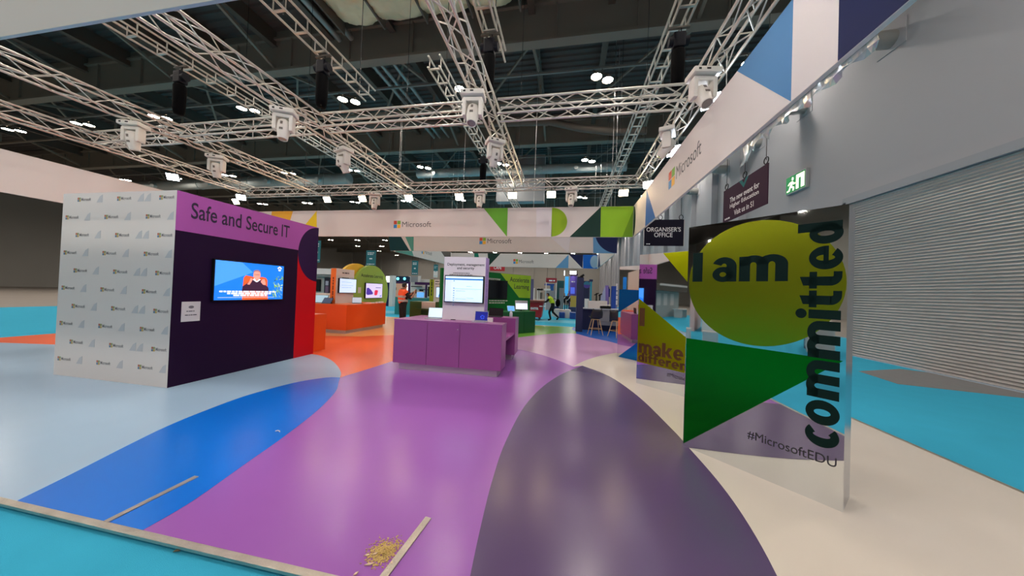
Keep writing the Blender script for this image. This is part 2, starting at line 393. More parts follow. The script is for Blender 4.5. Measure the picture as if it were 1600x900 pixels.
# metal edging of the platform and the loose strips
edge = mat('worn_metal_edging', (196,188,176), .36, .85, bump=.25, bscale=60, vary=.25, vscale=8)
b = MB().box(-14, -.2, PY0-.032, PY0+.012, -.012, .006)
struct(b.build('trim_2', edge))
struct(MB().box(-.2, PX1+.03, PY0-.03, PY0+.012, -.012, .006).box(PX1-.012, PX1+.03, PY0, PY1, -.02, .006).build('trim_3', edge))
struct(MB().bar((-2.94,1.50,.004), (-2.95,2.0,.004), .04, .01).build('trim_4', edge))
struct(MB().bar((-.955,1.5,.004), (-.905,2.01,.004), .045, .01).build('trim_5', edge))
saw = mat('wood_chips', (206,176,110), .9, vary=.3, vscale=30)
b = MB(); rnd = random.Random(5)
for i in range(1100):
    t = rnd.random(); a = rnd.gauss(0, 1); c = rnd.gauss(0, 1)
    p = FL(600+a*12, 862+c*8+(-a*4), .002); s_ = rnd.uniform(.0015, .0048)
    if p.x > -.96: continue
    b.obox(p+V((0,0,rnd.uniform(0,.01)*(1 if abs(a)+abs(c) < 1 else .2))), V((math.cos(t*6.28), math.sin(t*6.28), 0))*s_*rnd.uniform(.8,1.8), V((-math.sin(t*6.28), math.cos(t*6.28), .3))*s_*.6, V((0,0,.0012)))
o = tag(b.build('sawdust', saw), 'little heap of pale sawdust beside the loose metal strip on the purple floor', 'sawdust'); o['kind'] = 'stuff'
wood = mat('split_plywood', (226,198,168), .8, vary=.15, vscale=20)
for i, (x, y, L, a, lab) in enumerate(((578,882,.06,.5,'longest pale splinter of wood lying just below the sawdust heap'), (586,866,.04,.7,'pale wood splinter half buried in the lower edge of the sawdust'),
      (612,880,.022,-1.0,'small white splinter between the sawdust and the metal strip'), (556,897,.03,1.1,'pale splinter by the platform edge, lowest of the bits of wood'), (574,868,.03,.35,'short wood splinter at the left edge of the sawdust'))):
    p = FL(x, y, .004); d = V((math.cos(a), math.sin(a), 0))
    o = MB().prism([p-d*L/2, p+d.cross(V((0,0,1)))*.008, p+d*L/2, p-d.cross(V((0,0,1)))*.006], (0,0,.006)).build('wood_splinter', wood)
    tag(o, lab, 'splinter', 'splinters by the sawdust')
lf = mat('dry_leaf', (96,92,70), .8)
p = FL(277, 861, -.026)
tag(MB().prism([p+V((-.02,0,0)), p+V((-.005,-.018,.008)), p+V((.022,.0,.004)), p+V((.0,.006,.014)), p+V((0,.025,.004))], (0,0,.002)).build('leaf_scrap', lf), 'grey brown leaf scrap on the cyan carpet at the platform edge', 'leaf')
p = FL(434, 674, .006); 
tag(MB().tube([p+V((-.03,.0,0)), p+V((-.015,.012,.003)), p+V((.01,.01,.003)), p+V((.03,-.004,0))], .005, 6).build('paper_scrap', WHITE), 'tiny white paper scrap on the bright blue floor', 'paper')

# ------------------------------------------------------------------ media wall on the left
WX, WY0, WY1, WH, WXL = -5.81, 3.51, 6.13, 2.97, -8.2
mw = thing('display_wall', 'tall midnight purple booth wall headed Safe and Secure IT, white logo side', 'display wall', (-7, 4.8, 0))
MB().box(WXL, WX, WY0, WY1, 0, WH, .004).build('body', WHITE, mw, True)
n = V((1,0,0))
def wp(y, z): return V((WX, y, z))
panel('printed_face', [wp(WY0,0), wp(5.61,0), wp(5.61,2.37), wp(WY0,2.37)], DPUR, mw, n)
hd = panel('header_band', [wp(WY0,2.37), wp(WY1,2.37), wp(WY1,WH), wp(WY0,WH)], LMAG, mw, n)
text('Safe and Secure IT', mat('header_ink', (44,20,56), .6), hd, OX(298, 341, WX)+n*.002, (0,1,0), (0,0,1), w=(OX(452,366,WX)-OX(298,341,WX)).y, h=.255, bold=.01)
zc = 2.33; rc = WY1-5.61
disc = [wp(WY1, zc-.63)]+[wp(WY1-.52*math.sin(t), zc-.63*math.cos(t)) for t in [PI*i/24 for i in range(25)]]+[wp(WY1, zc+.63)]
panel('red_print', [wp(5.61,0), wp(WY1,0), wp(WY1,2.37), wp(5.61,2.37)], RED, mw, n)
panel('half_disc_print', disc[1:-1], mat('deep_purple_print', (46,14,66), .6, spec=.2), mw, n, .0015, .0019)
n2 = V((0,-1,0)); lg = mat('pale_logo_grey', (196,198,202), .5); lgk = mat('pale_logo_ink', (120,118,122), .6)
sq = MB(); k = 0
lt = []
for r in range(10):                                   # repeating logo and ribbon pattern of the white side
    z = 2.83-r*.288
    for c in range(5):
        x = WX-.34-c*.86-(.0 if r % 2 == 0 else .25)
        if x-.05 < WXL: continue
        lt.append((x, z)); q = .032
        for i, (a, cc) in enumerate(((0,.036),(.036,.036),(0,0),(.036,0))):
            sq.mat(i).prism([(x+a,WY0-.0004,z+cc),(x+a+q,WY0-.0004,z+cc),(x+a+q,WY0-.0004,z+cc+q),(x+a,WY0-.0004,z+cc+q)], (0,-.001,0))
        xr = x+.42 if x+.42 < WX-.12 else x-.3
        sq.mat(4).prism([(xr,WY0-.0004,z-.02),(xr+.13,WY0-.0004,z-.02),(xr+.13,WY0-.0004,z+.11),(xr+.07,WY0-.0004,z+.08)], (0,-.001,0))
lgp = sq.build('logo_pattern', [mat('pale_red', (190,104,82), .5), mat('pale_green', (140,160,100), .5), mat('pale_blue', (92,128,164), .5), mat('pale_yellow', (200,170,90), .5), lg], mw, True)
wd = text_data('Microsoft', .01, 'LEFT', 1); bm = bmesh.new()
ys = [v.co.x for v in wd.vertices]; zs = [v.co.y for v in wd.vertices]; iv = parent_m(mw).inverted()
for x, z in lt:
    o0 = len(bm.verts); bm.from_mesh(wd); bm.verts.ensure_lookup_table()
    for v in bm.verts[o0:]: v.co = iv @ V((x+.085+(v.co.x-min(ys))/(max(ys)-min(ys))*.21, WY0-.0014, z+.012+(v.co.y-min(zs))/(max(zs)-min(zs))*.05))
me = bpy.data.meshes.new('logo_words'); bm.to_mesh(me); bm.free(); me.materials.append(lgk)
o = bpy.data.objects.new('logo_words', me); COL.objects.link(o); o.parent = mw

def screen_on_x(name, label, X, y0, y1, z0, z1, sx=1, bez=.018, th=.05, group=None):
    """television on a face of constant X; returns (root, function from picture coords 0..1 to a point)"""
    t = thing(name, label, 'television', (X, (y0+y1)/2, z0), 0, group)
    MB().box(min(X,X+sx*th), max(X,X+sx*th), y0, y1, z0, z1, .006).build('bezel', BLACK, t, True)
    xf = X+sx*(th+.001)
    def P(u, v): return V((xf, (y0+bez+(y1-y0-2*bez)*u) if sx > 0 else (y1-bez-(y1-y0-2*bez)*u), z0+bez+(z1-z0-2*bez)*v))
    return t, P, V((sx,0,0))
t, P, nn = screen_on_x('television', 'television on the midnight purple wall showing a man in an orange armchair', WX+.002, 4.0, 5.26, 1.285, 1.995)
scr = panel('screen', [P(0,0), P(1,0), P(1,1), P(0,1)], SCRB, t, nn)
E_ = lambda n_, c, e=.75: mat(n_, c, .4, emit=e*.8)
def sp(name, pts, m, lvl, par=None): return panel(name, [P(u, v) for u, v in pts], m, par or t, nn, .0004, .0018+.0006*lvl)
sp('picture_glow', [(0,.35),(.5,.75),(.34,1),(0,1)], E_('scr_blue2', (70,150,250)), 0)
def ea(cx, cy, rx, ry, a0=0, a1=2*PI, n=20): return [(cx+rx*math.cos(a0+(a1-a0)*i/n), cy+ry*math.sin(a0+(a1-a0)*i/n)) for i in range(n)]
sp('picture_chair', [(.36,.0),(.36,.3),(.37,.6),(.4,.66),(.48,.64),(.55,.6),(.64,.64),(.7,.62),(.73,.55),(.73,.3),(.75,0)], E_('scr_orange', (250,90,40)), 0)
sp('picture_body', [(.35,.22),(.36,.36),(.42,.45),(.48,.56),(.55,.52),(.62,.56),(.68,.45),(.75,.34),(.76,.2),(.7,.2),(.66,.24),(.45,.24),(.42,.2)], E_('scr_jumper', (62,30,58), .5), 1)
sp('picture_face', ea(.56,.68,.055,.135), E_('scr_skin', (236,150,132)), 2)
sp('picture_hair', [(.505,.72),(.51,.8),(.54,.83),(.58,.83),(.61,.79),(.615,.72),(.6,.77),(.56,.79),(.52,.77)], E_('scr_hair', (150,110,110)), 3)
sp('picture_collar', [(.5,.55),(.52,.59),(.56,.52),(.6,.58),(.62,.56),(.57,.49),(.55,.49)], E_('scr_white', (240,240,246)), 3)
sp('picture_glasses', [(.52,.69),(.6,.69),(.6,.7),(.52,.7)], E_('scr_dark', (60,30,40), .3), 3)
sp('picture_hand', [(.42,.42),(.45,.5),(.47,.6),(.5,.57),(.48,.48),(.455,.41)], E_('scr_skin', (236,150,132)), 3)
sp('picture_hand', [(.62,.5),(.645,.57),(.68,.58),(.7,.48),(.7,.41),(.66,.42)], E_('scr_skin', (236,150,132)), 3)
rnd = random.Random(2); lv = MB()
for i in range(46):
    u, v = rnd.uniform(.83,.99), rnd.uniform(.06,.68); a = rnd.uniform(-1,1)
    lv.mat(rnd.choice((0,0,1,2))); L = rnd.uniform(.03,.06)
    du, dv = L*.55*math.cos(a), L*1.7*math.sin(a)-.03
    lv.prism([P(max(.8,min(.995,x)), max(.02,min(.72,y)))+nn*(.0024+.00002*i) for x, y in ((u-du,v-dv),(u+.012,v),(u+du,v+dv),(u-.012,v+.012))], nn*.0002)
lv.build('picture_plant', [E_('scr_leaf', (120,170,60)), E_('scr_leaf2', (40,90,30), .5), E_('scr_leaf3', (200,225,120))], t, True)
dashes([(0,.075,1.0,.026),(.12,.04,.78,.026),(.22,.005,.62,.026),(-.02,-.02,.98,.006)], E_('scr_white', (240,240,246)), t, P(.06,.09)+nn*.003, (0,1,0), (0,0,1), 'subtitles', 4)
sp('picture_emblem', [(.885,.93),(.925,1-.01),(.965,.93),(.95,.9),(.925,.95),(.9,.9)], E_('scr_white', (240,240,246)), 3)
sp('picture_emblem', ea(.925,.87,.022,.03), E_('scr_white', (240,240,246)), 3)
sg = thing('notice', 'white paper notice on the midnight purple wall below the television', 'notice', (WX, 3.75, .98))
MB().box(WX+.002, WX+.008, 3.63, 3.87, .975, 1.285, .001).build('sheet', WHITE, sg, True)
panel('emblem', [V((WX+.008, 3.75+.035*math.cos(a), 1.2+.022*math.sin(a))) for a in [2*PI*i/16 for i in range(16)]], lgk, sg, n)
dashes([(.0,.06,.11,.012),(-.015,.0,.15,.012)], INK, sg, (WX+.008, 3.69, 1.07), (0,1,0), (0,0,1), 'small_print', 8)

# ------------------------------------------------------------------ purple demo counter with its tower
CX0, CX1, CY0 = -3.37, -1.16, 5.5
ct = thing('demo_counter', 'purple demo counter on a silver plinth around the white management and security tower', 'counter', (-2.26, 6.5, 0))
MB().box(CX0, CX1, CY0+.02, 5.93, .13, .97).build('front_cabinet', PURP, ct, True)
MB().box(CX0-.003, CX1+.003, CY0-.003, 5.94, .97, 1.0, .003).build('worktop', PURP, ct, True)
for x0, x1 in ((CX0, -2.66), (-2.655, -1.99), (-1.985, CX1)):
    d = MB().box(x0+.002, x1-.002, CY0, CY0+.019, .133, .967, .0015).build('door', PURP, ct, True)
    if x0 == -2.655: MB().cyl((-2.03, CY0, .86), (-2.03, CY0-.006, .86), .011, 12).build('lock', ALU, d, True)
MB().box(CX0+.1, CX1-.08, CY0+.06, 5.88, 0, .13).build('plinth', KICK, ct, True)
MB().box(CX0+.35, CX1, 7.02, 7.5, .13, 1.0, .003).build('rear_cabinet', PURP, ct, True)
MB().box(CX0+.45, CX1-.08, 7.08, 7.44, 0, .13).build('plinth', KICK, ct, True)
MB().box(-2.6, CX1-.02, 5.94, 7.02, .62, .66).build('shelf', PURP, ct, True)
TY = 5.955
MB().box(CX0+.02, OY(758,440,TY).x+.05, 5.945, 6.6, .13, .998).build('centre_cabinet', PURP, ct, True)
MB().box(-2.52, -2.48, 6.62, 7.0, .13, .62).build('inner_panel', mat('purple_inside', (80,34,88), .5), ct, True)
tx0, tx1 = OY(693,440,TY).x, OY(758,440,TY).x
tw = thing('sign_tower', 'white sign tower headed Deployment, management and security with lilac side', 'sign tower', ((tx0+tx1)/2, TY+.2, 1.0))
ty2 = OX(763.3, 440, tx1).y; tz = OY(725, 401.5, TY).z
TWM = mat('tower_pinkish_white', (248,240,246), .45); LIL = mat('lilac_print', (178,150,208), .6, spec=.2)
MB().box(tx0, tx1, TY, ty2, .998, tz, .003).build('board', TWM, tw, True)
panel('side_panel', [(tx1,TY+.004,1.01),(tx1,ty2-.004,1.01),(tx1,ty2-.004,tz-.004),(tx1,TY+.004,tz-.004)], LIL, tw, (1,0,0))
PK = lambda x, y: OY(x, y, TY)
text('Deployment, management\nand security', INK, tw, PK(699,421.5)+V((0,-.001,0)), (1,0,0), (0,0,1), w=(PK(757,420)-PK(699,420)).x, h=.145, bold=.008, align='CENTER')
dashes([(.13,.05,.36,.014),(.05,.015,.5,.014)], GREYINK, tw, (PK(699,430.5).x, TY-.001, PK(699,430.5).z), (1,0,0), (0,0,1), 'small_print', 3)
dashes([(0,0,.95,.028)], mat('violet_ink', (112,86,160), .6), tw, (tx1+.002, (TY+ty2)/2+.014, 1.15), (0,0,1), (0,-1,0), 'vertical_print', 6)
def screen_on_y(name, label, Y, x0, x1, z0, z1, bez=.018, th=.06, group=None, bm_=BLACK):
    t = thing(name, label, 'television', ((x0+x1)/2, Y, z0), 0, group)
    MB().box(x0, x1, Y-th, Y, z0, z1, .006).build('bezel', bm_, t, True)
    def P(u, v): return V((x0+bez+(x1-x0-2*bez)*u, Y-th-.001, z0+bez+(z1-z0-2*bez)*v))
    return t, P, V((0,-1,0))
a, c = OY(693.5,472,TY-.07), OY(756.5,431.5,TY-.07)
t, P, nn = screen_on_y('television', 'television on the white tower showing a pale blue admin page', TY-.002, a.x, c.x, a.z, c.z, .02, .07)
panel('screen', [P(0,0),P(1,0),P(1,1),P(0,1)], SCREENW, t, nn)
def sp(name, pts, m, lvl): return panel(name, [P(u, v) for u, v in pts], m, t, nn, .0004, .0018+.0006*lvl)
sp('page_bar', [(0,.86),(1,.86),(1,.92),(0,.92)], E_('scr_bar', (48,120,196), .6), 0)
sp('page_menu', [(0,.0),(.16,.0),(.16,.86),(0,.86)], E_('scr_menu', (196,210,240), .7), 0)
sp('page_row', [(.24,.5),(.97,.5),(.97,.53),(.24,.53)], E_('scr_row', (176,200,216), .65), 0)
dashes([(.0,-.05*i-(.1 if i else 0),.025,.02) for i in range(9)]+[(.06,-.2,.2,.006),(.28,-.1,.12,.006),(.06,-.36,.22,.006),(.3,-.34,.14,.006)], E_('scr_txt', (110,140,176), .4), t, P(.22,.8)+nn*.003, (1,0,0), (0,0,1), 'page_text', 9)

def laptop(name, label, loc, rz, w, d, ang, screen_m, shell, back=False, group=None):
    t = thing(name, label, 'laptop', loc, rz, group)
    b_ = MB().box(-w/2, w/2, -d/2, d/2, 0, .014, .004).build('base', shell, t)
    kb = MB()
    for r in range(4):
        for c in range(10): kb.box(-w*.43+c*w*.087, -w*.43+c*w*.087+w*.073, d*(.32-.13*r)-d*.1, d*(.32-.13*r), .0142, .0158)
    kb.build('keyboard', mat('key_grey', (120,122,126), .5), b_)
    h = d*.98; ca, sa = math.cos(ang), math.sin(ang)
    def q(x, y, z=0): return V((x, d/2-.006+ca*y+sa*z*1.0, .014+sa*y-ca*z))
    lid = MB().prism([q(-w/2,0),q(w/2,0),q(w/2,h),q(-w/2,h)], V((0, sa, -ca))*.007).build('lid', shell if not back else BLACK, t)
    nn = V((0,-sa,ca))
    MB().prism([q(-w/2+.008,.012)+nn*.0005,q(w/2-.008,.012)+nn*.0005,q(w/2-.008,h-.008)+nn*.0005,q(-w/2+.008,h-.008)+nn*.0005], nn*.001).build('screen', screen_m, lid)
    return t, q, nn, lid
p = FL(677,498,1.0); SILV = mat('silver_shell', (196,196,204), .35, .5)
laptop('laptop', 'open silver laptop with a bright white screen at the left of the purple counter', (p.x, p.y+.01, 1.0), .12, .31, .22, 1.35, SCREENW, SILV)
p = FL(750,503,1.0)
t, q, nn, ld = laptop('laptop', 'silver laptop with a dark blue screen in front of the white tower', (p.x, p.y-.03, 1.0), -.05, .28, .2, 1.42, E_('scr_navy', (10,20,120), .6), SILV)
blo = MB()
for i in range(5): blo.prism([q(.02+.05*math.cos(1.256*i),.08+.045*math.sin(1.256*i))+nn*.0022, q(.02+.016*math.cos(1.256*i+.6),.08+.016*math.sin(1.256*i+.6))+nn*.0022, q(.02+.05*math.cos(1.256*i+1.0),.08+.045*math.sin(1.256*i+1.0))+nn*.0022], nn*.0003)
blo.build('screen_bloom', E_('scr_blue3', (40,80,220), .6), ld)
p = FL(708,500,1.0)
rm = thing('remote_control', 'small black remote control lying on the purple counter between the laptops', 'remote', (p.x, p.y, 1.0), .05)
MB().box(-.05,.05,-.018,.018,0,.014,.004).build('case', BLACK, rm); MB().box(-.03,-.02,-.006,.006,.0145,.0165).box(.0,.03,-.008,.008,.0145,.0165).build('button', mat('key_grey',(120,122,126),.5), rm)
p = FL(764,504,1.0)
tag(MB().prism([(p.x-.06,5.86,1.0),(p.x+.05,5.86,1.0),(p.x+.05,5.9,1.0),(p.x-.06,5.9,1.0)], (0,0,.085)).box(p.x-.055,p.x+.045,5.858,5.86,1.01,1.08).build('card_holder', WHITE), 'small white card holder behind the dark blue laptop', 'card holder')
p = FL(774,495,1.0)
bl, q, nn, ld = laptop('laptop', 'black laptop with a dark screen on the rear purple cabinet', (OY(774,495,7.2).x, 7.16, 1.0), 0, .36, .2, 1.5, mat('screen_off', (10,10,16), .15), BLACK)
p = OY(799,493,7.3)
sb = thing('sanitizer_bottle', 'white pump bottle on the rear purple cabinet', 'bottle', (p.x, 7.25, 1.0))
MB().lathe([(0,0),(.036,0),(.038,.01),(.038,.1),(.03,.125),(.013,.135),(.013,.15)], seg=20).build('bottle', mat('milky_plastic', (222,226,230), .3), sb)
MB().cyl((0,0,.148),(0,0,.18),.01,12).bar((0,0,.185),(-.045,0,.18),.014,.01).build('pump', WHITE, sb)

# ------------------------------------------------------------------ orange group beyond the media wall
oc = thing('orange_counter', 'long orange counter on a pale plinth beyond the red end of the wall', 'counter', (-8.2, 10, 0))
OX1 = -7.27
MB().box(-9.0, OX1, 8.97, 11.2, .12, .965, .003).build('body', ORNG, oc, True)
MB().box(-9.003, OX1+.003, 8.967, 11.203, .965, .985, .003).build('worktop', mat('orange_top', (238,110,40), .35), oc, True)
MB().box(-8.9, OX1-.05, 9.02, 11.1, 0, .12).build('plinth', KICK, oc, True)
b = MB()
MB().box(-7.0, -5.97, 6.17, 6.66, 0, .9, .003).build('x', ORNG)
o = bpy.data.objects['x']; o.name = 'orange_plinth_block'; o.data.name = 'orange_plinth_block'
tag(o, 'low orange block just behind the red end of the wall', 'block')
AX = -8.05
tw = thing('sign_tower', 'white sign tower with an orange edge rising from the orange counter', 'sign tower', (AX, 9.7, .985))
ay0, ay1 = OX(525,440,AX).y, OX(553,440,AX).y; az = OX(525,419,AX).z
ox0 = OY(516.5, 440, ay0).x
MB().box(ox0, AX, ay0, ay1, .985, az, .003).build('board', WHITE, tw, True)
panel('edge_panel', [(ox0+.003,ay0,.99),(AX-.003,ay0,.99),(AX-.003,ay0,az-.004),(ox0+.003,ay0,az-.004)], mat('orange_print', (240,124,56), .6, spec=.2), tw, (0,-1,0))
dashes([(0,0,.8,.05)], mat('brown_ink', (120,50,20), .6), tw, (( ox0+AX)/2+.025, ay0-.003, 1.12), (0,0,1), (-1,0,0), 'vertical_print', 12)
dashes([(.24,.1,.34,.045),(.24,-.06,.34,.02)], GREYINK, tw, (AX+.002, ay0+.05, OX(540,432,AX).z), (0,1,0), (0,0,1), 'small_print', 13)
t, P, nn = screen_on_x('television', 'television with a pale blue page on the orange edged tower', AX+.002, OX(528,440,AX).y, OX(557,440,AX+.06).y, OX(540,458,AX).z, OX(540,435,AX).z, 1, .02, .06)
panel('screen', [P(0,0),P(1,0),P(1,1),P(0,1)], E_('scr_pale', (190,212,240), .75), t, nn)
dashes([(.05,.0,.5,.012),(.05,-.12,.6,.01),(.05,-.2,.5,.01)], E_('scr_txt', (110,140,176), .4), t, P(.05,.75)+nn*.003, (0,1,0), (0,0,1), 'page_text', 15)
GX = -9.0
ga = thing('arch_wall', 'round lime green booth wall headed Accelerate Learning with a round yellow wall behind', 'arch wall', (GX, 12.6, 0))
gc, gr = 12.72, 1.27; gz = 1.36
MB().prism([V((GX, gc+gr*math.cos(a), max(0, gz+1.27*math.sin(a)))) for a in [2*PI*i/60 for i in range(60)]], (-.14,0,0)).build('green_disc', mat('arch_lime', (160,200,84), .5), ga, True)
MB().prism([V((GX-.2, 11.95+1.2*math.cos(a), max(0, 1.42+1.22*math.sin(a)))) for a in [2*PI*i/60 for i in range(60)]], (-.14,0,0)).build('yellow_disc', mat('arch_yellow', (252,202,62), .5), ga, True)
text('Accelerate Learning', INK, ga, OX(564,434,GX)+V((.001,0,0)), (0,1,0), (0,0,1), w=(OX(598,436,GX)-OX(564,434,GX)).y, h=.2, bold=.005)
t, P, nn = screen_on_x('television', 'television showing a purple and red picture on the lime green arch wall', GX+.002, OX(571,450,GX+.05).y, OX(597.3,450,GX+.05).y, OX(584,466,GX+.05).z, OX(584,442.5,GX+.05).z, 1, .02, .06)
panel('screen', [P(0,0),P(1,0),P(1,1),P(0,1)], E_('scr_lav', (206,196,232), .7), t, nn)
def sp(name, pts, m, lvl): return panel(name, [P(u, v) for u, v in pts], m, t, nn, .0006, .002+.001*lvl)
sp('picture_purple', [(.02,.3),(.05,.68),(.15,.7),(.3,.55),(.42,.35),(.4,.25),(.1,.2)], E_('scr_violet', (76,50,160), .6), 0)
sp('picture_red', [(.5,.22),(.52,.5),(.56,.55),(.7,.54),(.73,.48),(.68,.2),(.56,.17)], E_('scr_red', (214,40,76), .6), 0)
sp('picture_corner', [(.82,.1),(.95,.2),(.93,.08)], E_('scr_bar', (48,120,196), .6), 0)
dashes([(.0,.0,.4,.03)], E_('scr_txt2', (90,80,130), .4), t, P(.58,.7)+nn*.003, (0,1,0), (0,0,1), 'page_text', 16)
a = OX(559,458,GX); c = OX(563.5,449,GX)
tag(MB().box(GX+.002, GX+.008, a.y, c.y+.02, a.z, c.z, .001).box(GX+.008,GX+.009,a.y+.05,c.y-.03,a.z+.1,c.z-.04).build('notice', WHITE), 'white notice on the green arch wall left of its television', 'notice')
def tablet(label, loc, rz, w, h, ang, m, case, cat='tablet'):
    t = thing('tablet', label, cat, loc, rz); ca, sa = math.cos(ang), math.sin(ang); nn = V((0,-sa,ca))
    q = lambda x, y: V((x, ca*y, .012+sa*y))
    MB().prism([q(-w/2,0),q(w/2,0),q(w/2,h),q(-w/2,h)], -nn*.012).build('case', case, t)
    MB().prism([q(-w/2+.012,.012)+nn*.0004,q(w/2-.012,.012)+nn*.0004,q(w/2-.012,h-.012)+nn*.0004,q(-w/2+.012,h-.012)+nn*.0004], nn*.001).build('screen', m, t)
    MB().prism([V((-w*.2,ca*h*.72,.012+sa*h*.72)), V((w*.2,ca*h*.72,.012+sa*h*.72)), V((w*.2,h*.95,0)), V((-w*.2,h*.95,0))], V((0,.008,.002))).build('stand', case, t)
    return t
ZO = .985
p = FL(506,473,ZO); tablet('dark framed tablet tilted back at the left of the orange counter', (-8.65, 9.25, ZO), .2, .5, .34, .9, E_('scr_tab', (150,180,196), .6), BLACK)
tablet('smaller dark tablet between the orange edged tower and the larger tablet', (-8.18, 9.08, ZO), .1, .34, .24, .9, E_('scr_tab2', (40,56,86), .5), BLACK)
p = FL(553,473,ZO); laptop('laptop', 'small grey laptop at the middle of the orange counter', (-7.62, 9.95, ZO), .9, .33, .22, 1.6, E_('scr_tab3', (176,186,200), .6), mat('grey_shell', (96,96,104), .4, .3))
for i, (y, lab) in enumerate(((10.55,'nearest stack of small white cards at the far end of the orange counter'), (10.8,'middle one of the small white card stacks on the orange counter'), (11.05,'farthest stack of small white cards, at the end of the orange counter'))):
    tag(MB().box(-7.5,-7.38,y,y+.16,ZO,ZO+.03+.01*i,.003).box(-7.49,-7.39,y+.02,y+.13,ZO+.03+.01*i,ZO+.036+.01*i).build('card_stack', WHITE), lab, 'cards', 'card stacks')

# ------------------------------------------------------------------ green group right of the tower
GD = V((math.cos(.915), math.sin(.915), 0)); GN = V((GD.y, -GD.x, 0))
gp = V((OY(829,450,15.15).x, 15.15, 0))
gw = thing('display_wall', 'dark green booth wall with a lime corner headed Accelerate Learning', 'display wall', gp-GD*2.5)
GP = lambda x, y: ON(x, y, gp, GN)
L_ = 5.05; H_ = GP(829,431).z
MB().prism([gp, gp-GD*L_, gp-GD*L_-GN*.12, gp-GN*.12], (0,0,H_)).build('body', GREEN, gw, True)
up = V((0,0,1))
uz = lambda p, z: V((p.x, p.y, z))
panel('lime_corner', [uz(GP(782,430), H_-.005), uz(gp, H_-.005), uz(gp, GP(829,466).z), GP(811,465)], LIME, gw, GN)
a = GP(797,442.5); c = GP(826,441)
text('Accelerate\nLearning', INK, gw, GP(796,453)+GN*.002, GD, up, w=(GP(826.5,446)-GP(796,446)).length, h=(GP(811,433.5)-GP(811,453.5)).length, bold=.008, align='RIGHT')
text('tomorrow', WHITE, gw, GP(758,437)+GN*.001, GD, up, w=(GP(782,436)-GP(758,436)).length, h=.11, bold=.01)
dashes([(0,.1,1.1,.05),(0,0,.95,.05)], WHITE, gw, GP(764,474)+GN*.001, GD, up, 'small_print', 21)
t = thing('television', 'black switched off television on the dark green wall', 'television', GP(778,466))
a, c = GP(757,467), GP(792,439); 
w_ = (V((c.x,c.y,0))-V((a.x,a.y,0))).length
MB().prism([uz(a,a.z)+GN*.002, uz(c,a.z)+GN*.002, uz(c,c.z)+GN*.002, uz(a,c.z)+GN*.002], GN*.06).build('bezel', BLACK, t, True)
panel('screen', [uz(a,a.z+.03)+GN*.062+GD*.03, uz(c,a.z+.03)+GN*.062-GD*.03, uz(c,c.z-.03)+GN*.062-GD*.03, uz(a,c.z-.03)+GN*.062+GD*.03], mat('screen_off', (10,10,16), .15), t, GN)
gq = V((-1.22,12.32,0)); D2 = V((math.cos(.9), math.sin(.9), 0)); N2 = V((D2.y,-D2.x,0))
gc_ = thing('green_counter', 'dark green counter in front of the green Accelerate Learning wall', 'counter', gq-D2*.9)
bm2 = lambda p0, p1, n_, dep, z0, z1: MB().prism([uz(p0,z0), uz(p1,z0), uz(p1-n_*dep,z0), uz(p0-n_*dep,z0)], (0,0,z1-z0))
bm2(gq-D2*2.0, gq, N2, .75, .0, .84).build('body', mat('green_laminate', (8,84,34), .35), gc_, True)
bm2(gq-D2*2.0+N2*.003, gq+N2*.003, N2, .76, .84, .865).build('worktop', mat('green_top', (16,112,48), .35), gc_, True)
for i in range(3):
    p0 = gq-D2*(.02+.62*(i+1))+N2*.012; bm2(p0, p0+D2*.6, N2, .011, .02, .835).build('door', mat('green_laminate', (8,84,34), .35), gc_, True)
p = gq-D2*.55-N2*.25
mo = thing('monitor', 'white screened monitor tilted on the green counter', 'monitor', (p.x, p.y, .865), .35)
def tilt(w, h, z0, ang): 
    ca, sa = math.cos(ang), math.sin(ang); return [V((-w/2,0,z0)),V((w/2,0,z0)),V((w/2,ca*h,z0+sa*h)),V((-w/2,ca*h,z0+sa*h))], V((0,-sa,ca))
pts, nn = tilt(.52,.38,.06,1.25)
MB().prism(pts, -nn*.02).build('case', mat('pale_case', (190,192,200), .4), mo)
MB().prism([pts[0]+V((.02,0,.015)),pts[1]+V((-.02,0,.015)),pts[2]+V((-.02,0,-.015)),pts[3]+V((.02,0,-.015))], nn*.002).build('screen', E_('scr_pale2', (216,222,240), .7), mo)
MB().box(-.12,.12,-.02,.16,0,.015,.004).bar((0,.09,.01),(0,.09,.2),.05,.03).build('stand', BLACK, mo)
p = gq-D2*1.15-N2*.2
tablet('small tablet with a blue swirl screen on the green counter', (p.x, p.y, .865), .5, .3, .22, 1.15, E_('scr_sky', (90,160,236), .7), SILV)

# ------------------------------------------------------------------ mirror panels
MIRR = mat('mirror', (222,226,228), .025, 1.)
SIDE = mat('satin_mirror_edge', (196,200,210), .22, 1.)
FYEL = mat('lime_mirror_film', (160,170,40), .24, 1.)
FGRN = mat('green_mirror_film', (22,136,36), .26, 1.)
FYEL2 = mat('yellow_mirror_film', (184,192,20), .28, 1.)
FBLU = mat('blue_mirror_film', (30,120,200), .25, 1.)
DGT = mat('dark_green_film', (6,34,30), .6, spec=.15)
BRT = mat('brown_film', (92,62,36), .6, spec=.15)
MD = V((math.cos(-.7730), math.sin(-.7730), 0)); MN = V((MD.y, -MD.x, 0)); MB_ = -MN   # along the face to the right; face normal (towards the aisle)
def mirror_panel(p0, label, wd=1.19, th=.32, ht=2.41):
    t = thing('mirror_panel', label, 'mirror panel', p0, 0, 'mirror panels along the white floor')
    p0 = V(p0); q = p0+MD*wd
    MB().prism([p0+MB_*.004, q+MB_*.004, q+MB_*th, p0+MB_*th], (0,0,ht)).build('core', SIDE, t, True)
    MB().prism([p0, q, q+MB_*.004, p0+MB_*.004], (0,0,ht)).build('mirror_face', MIRR, t, True)
    return t
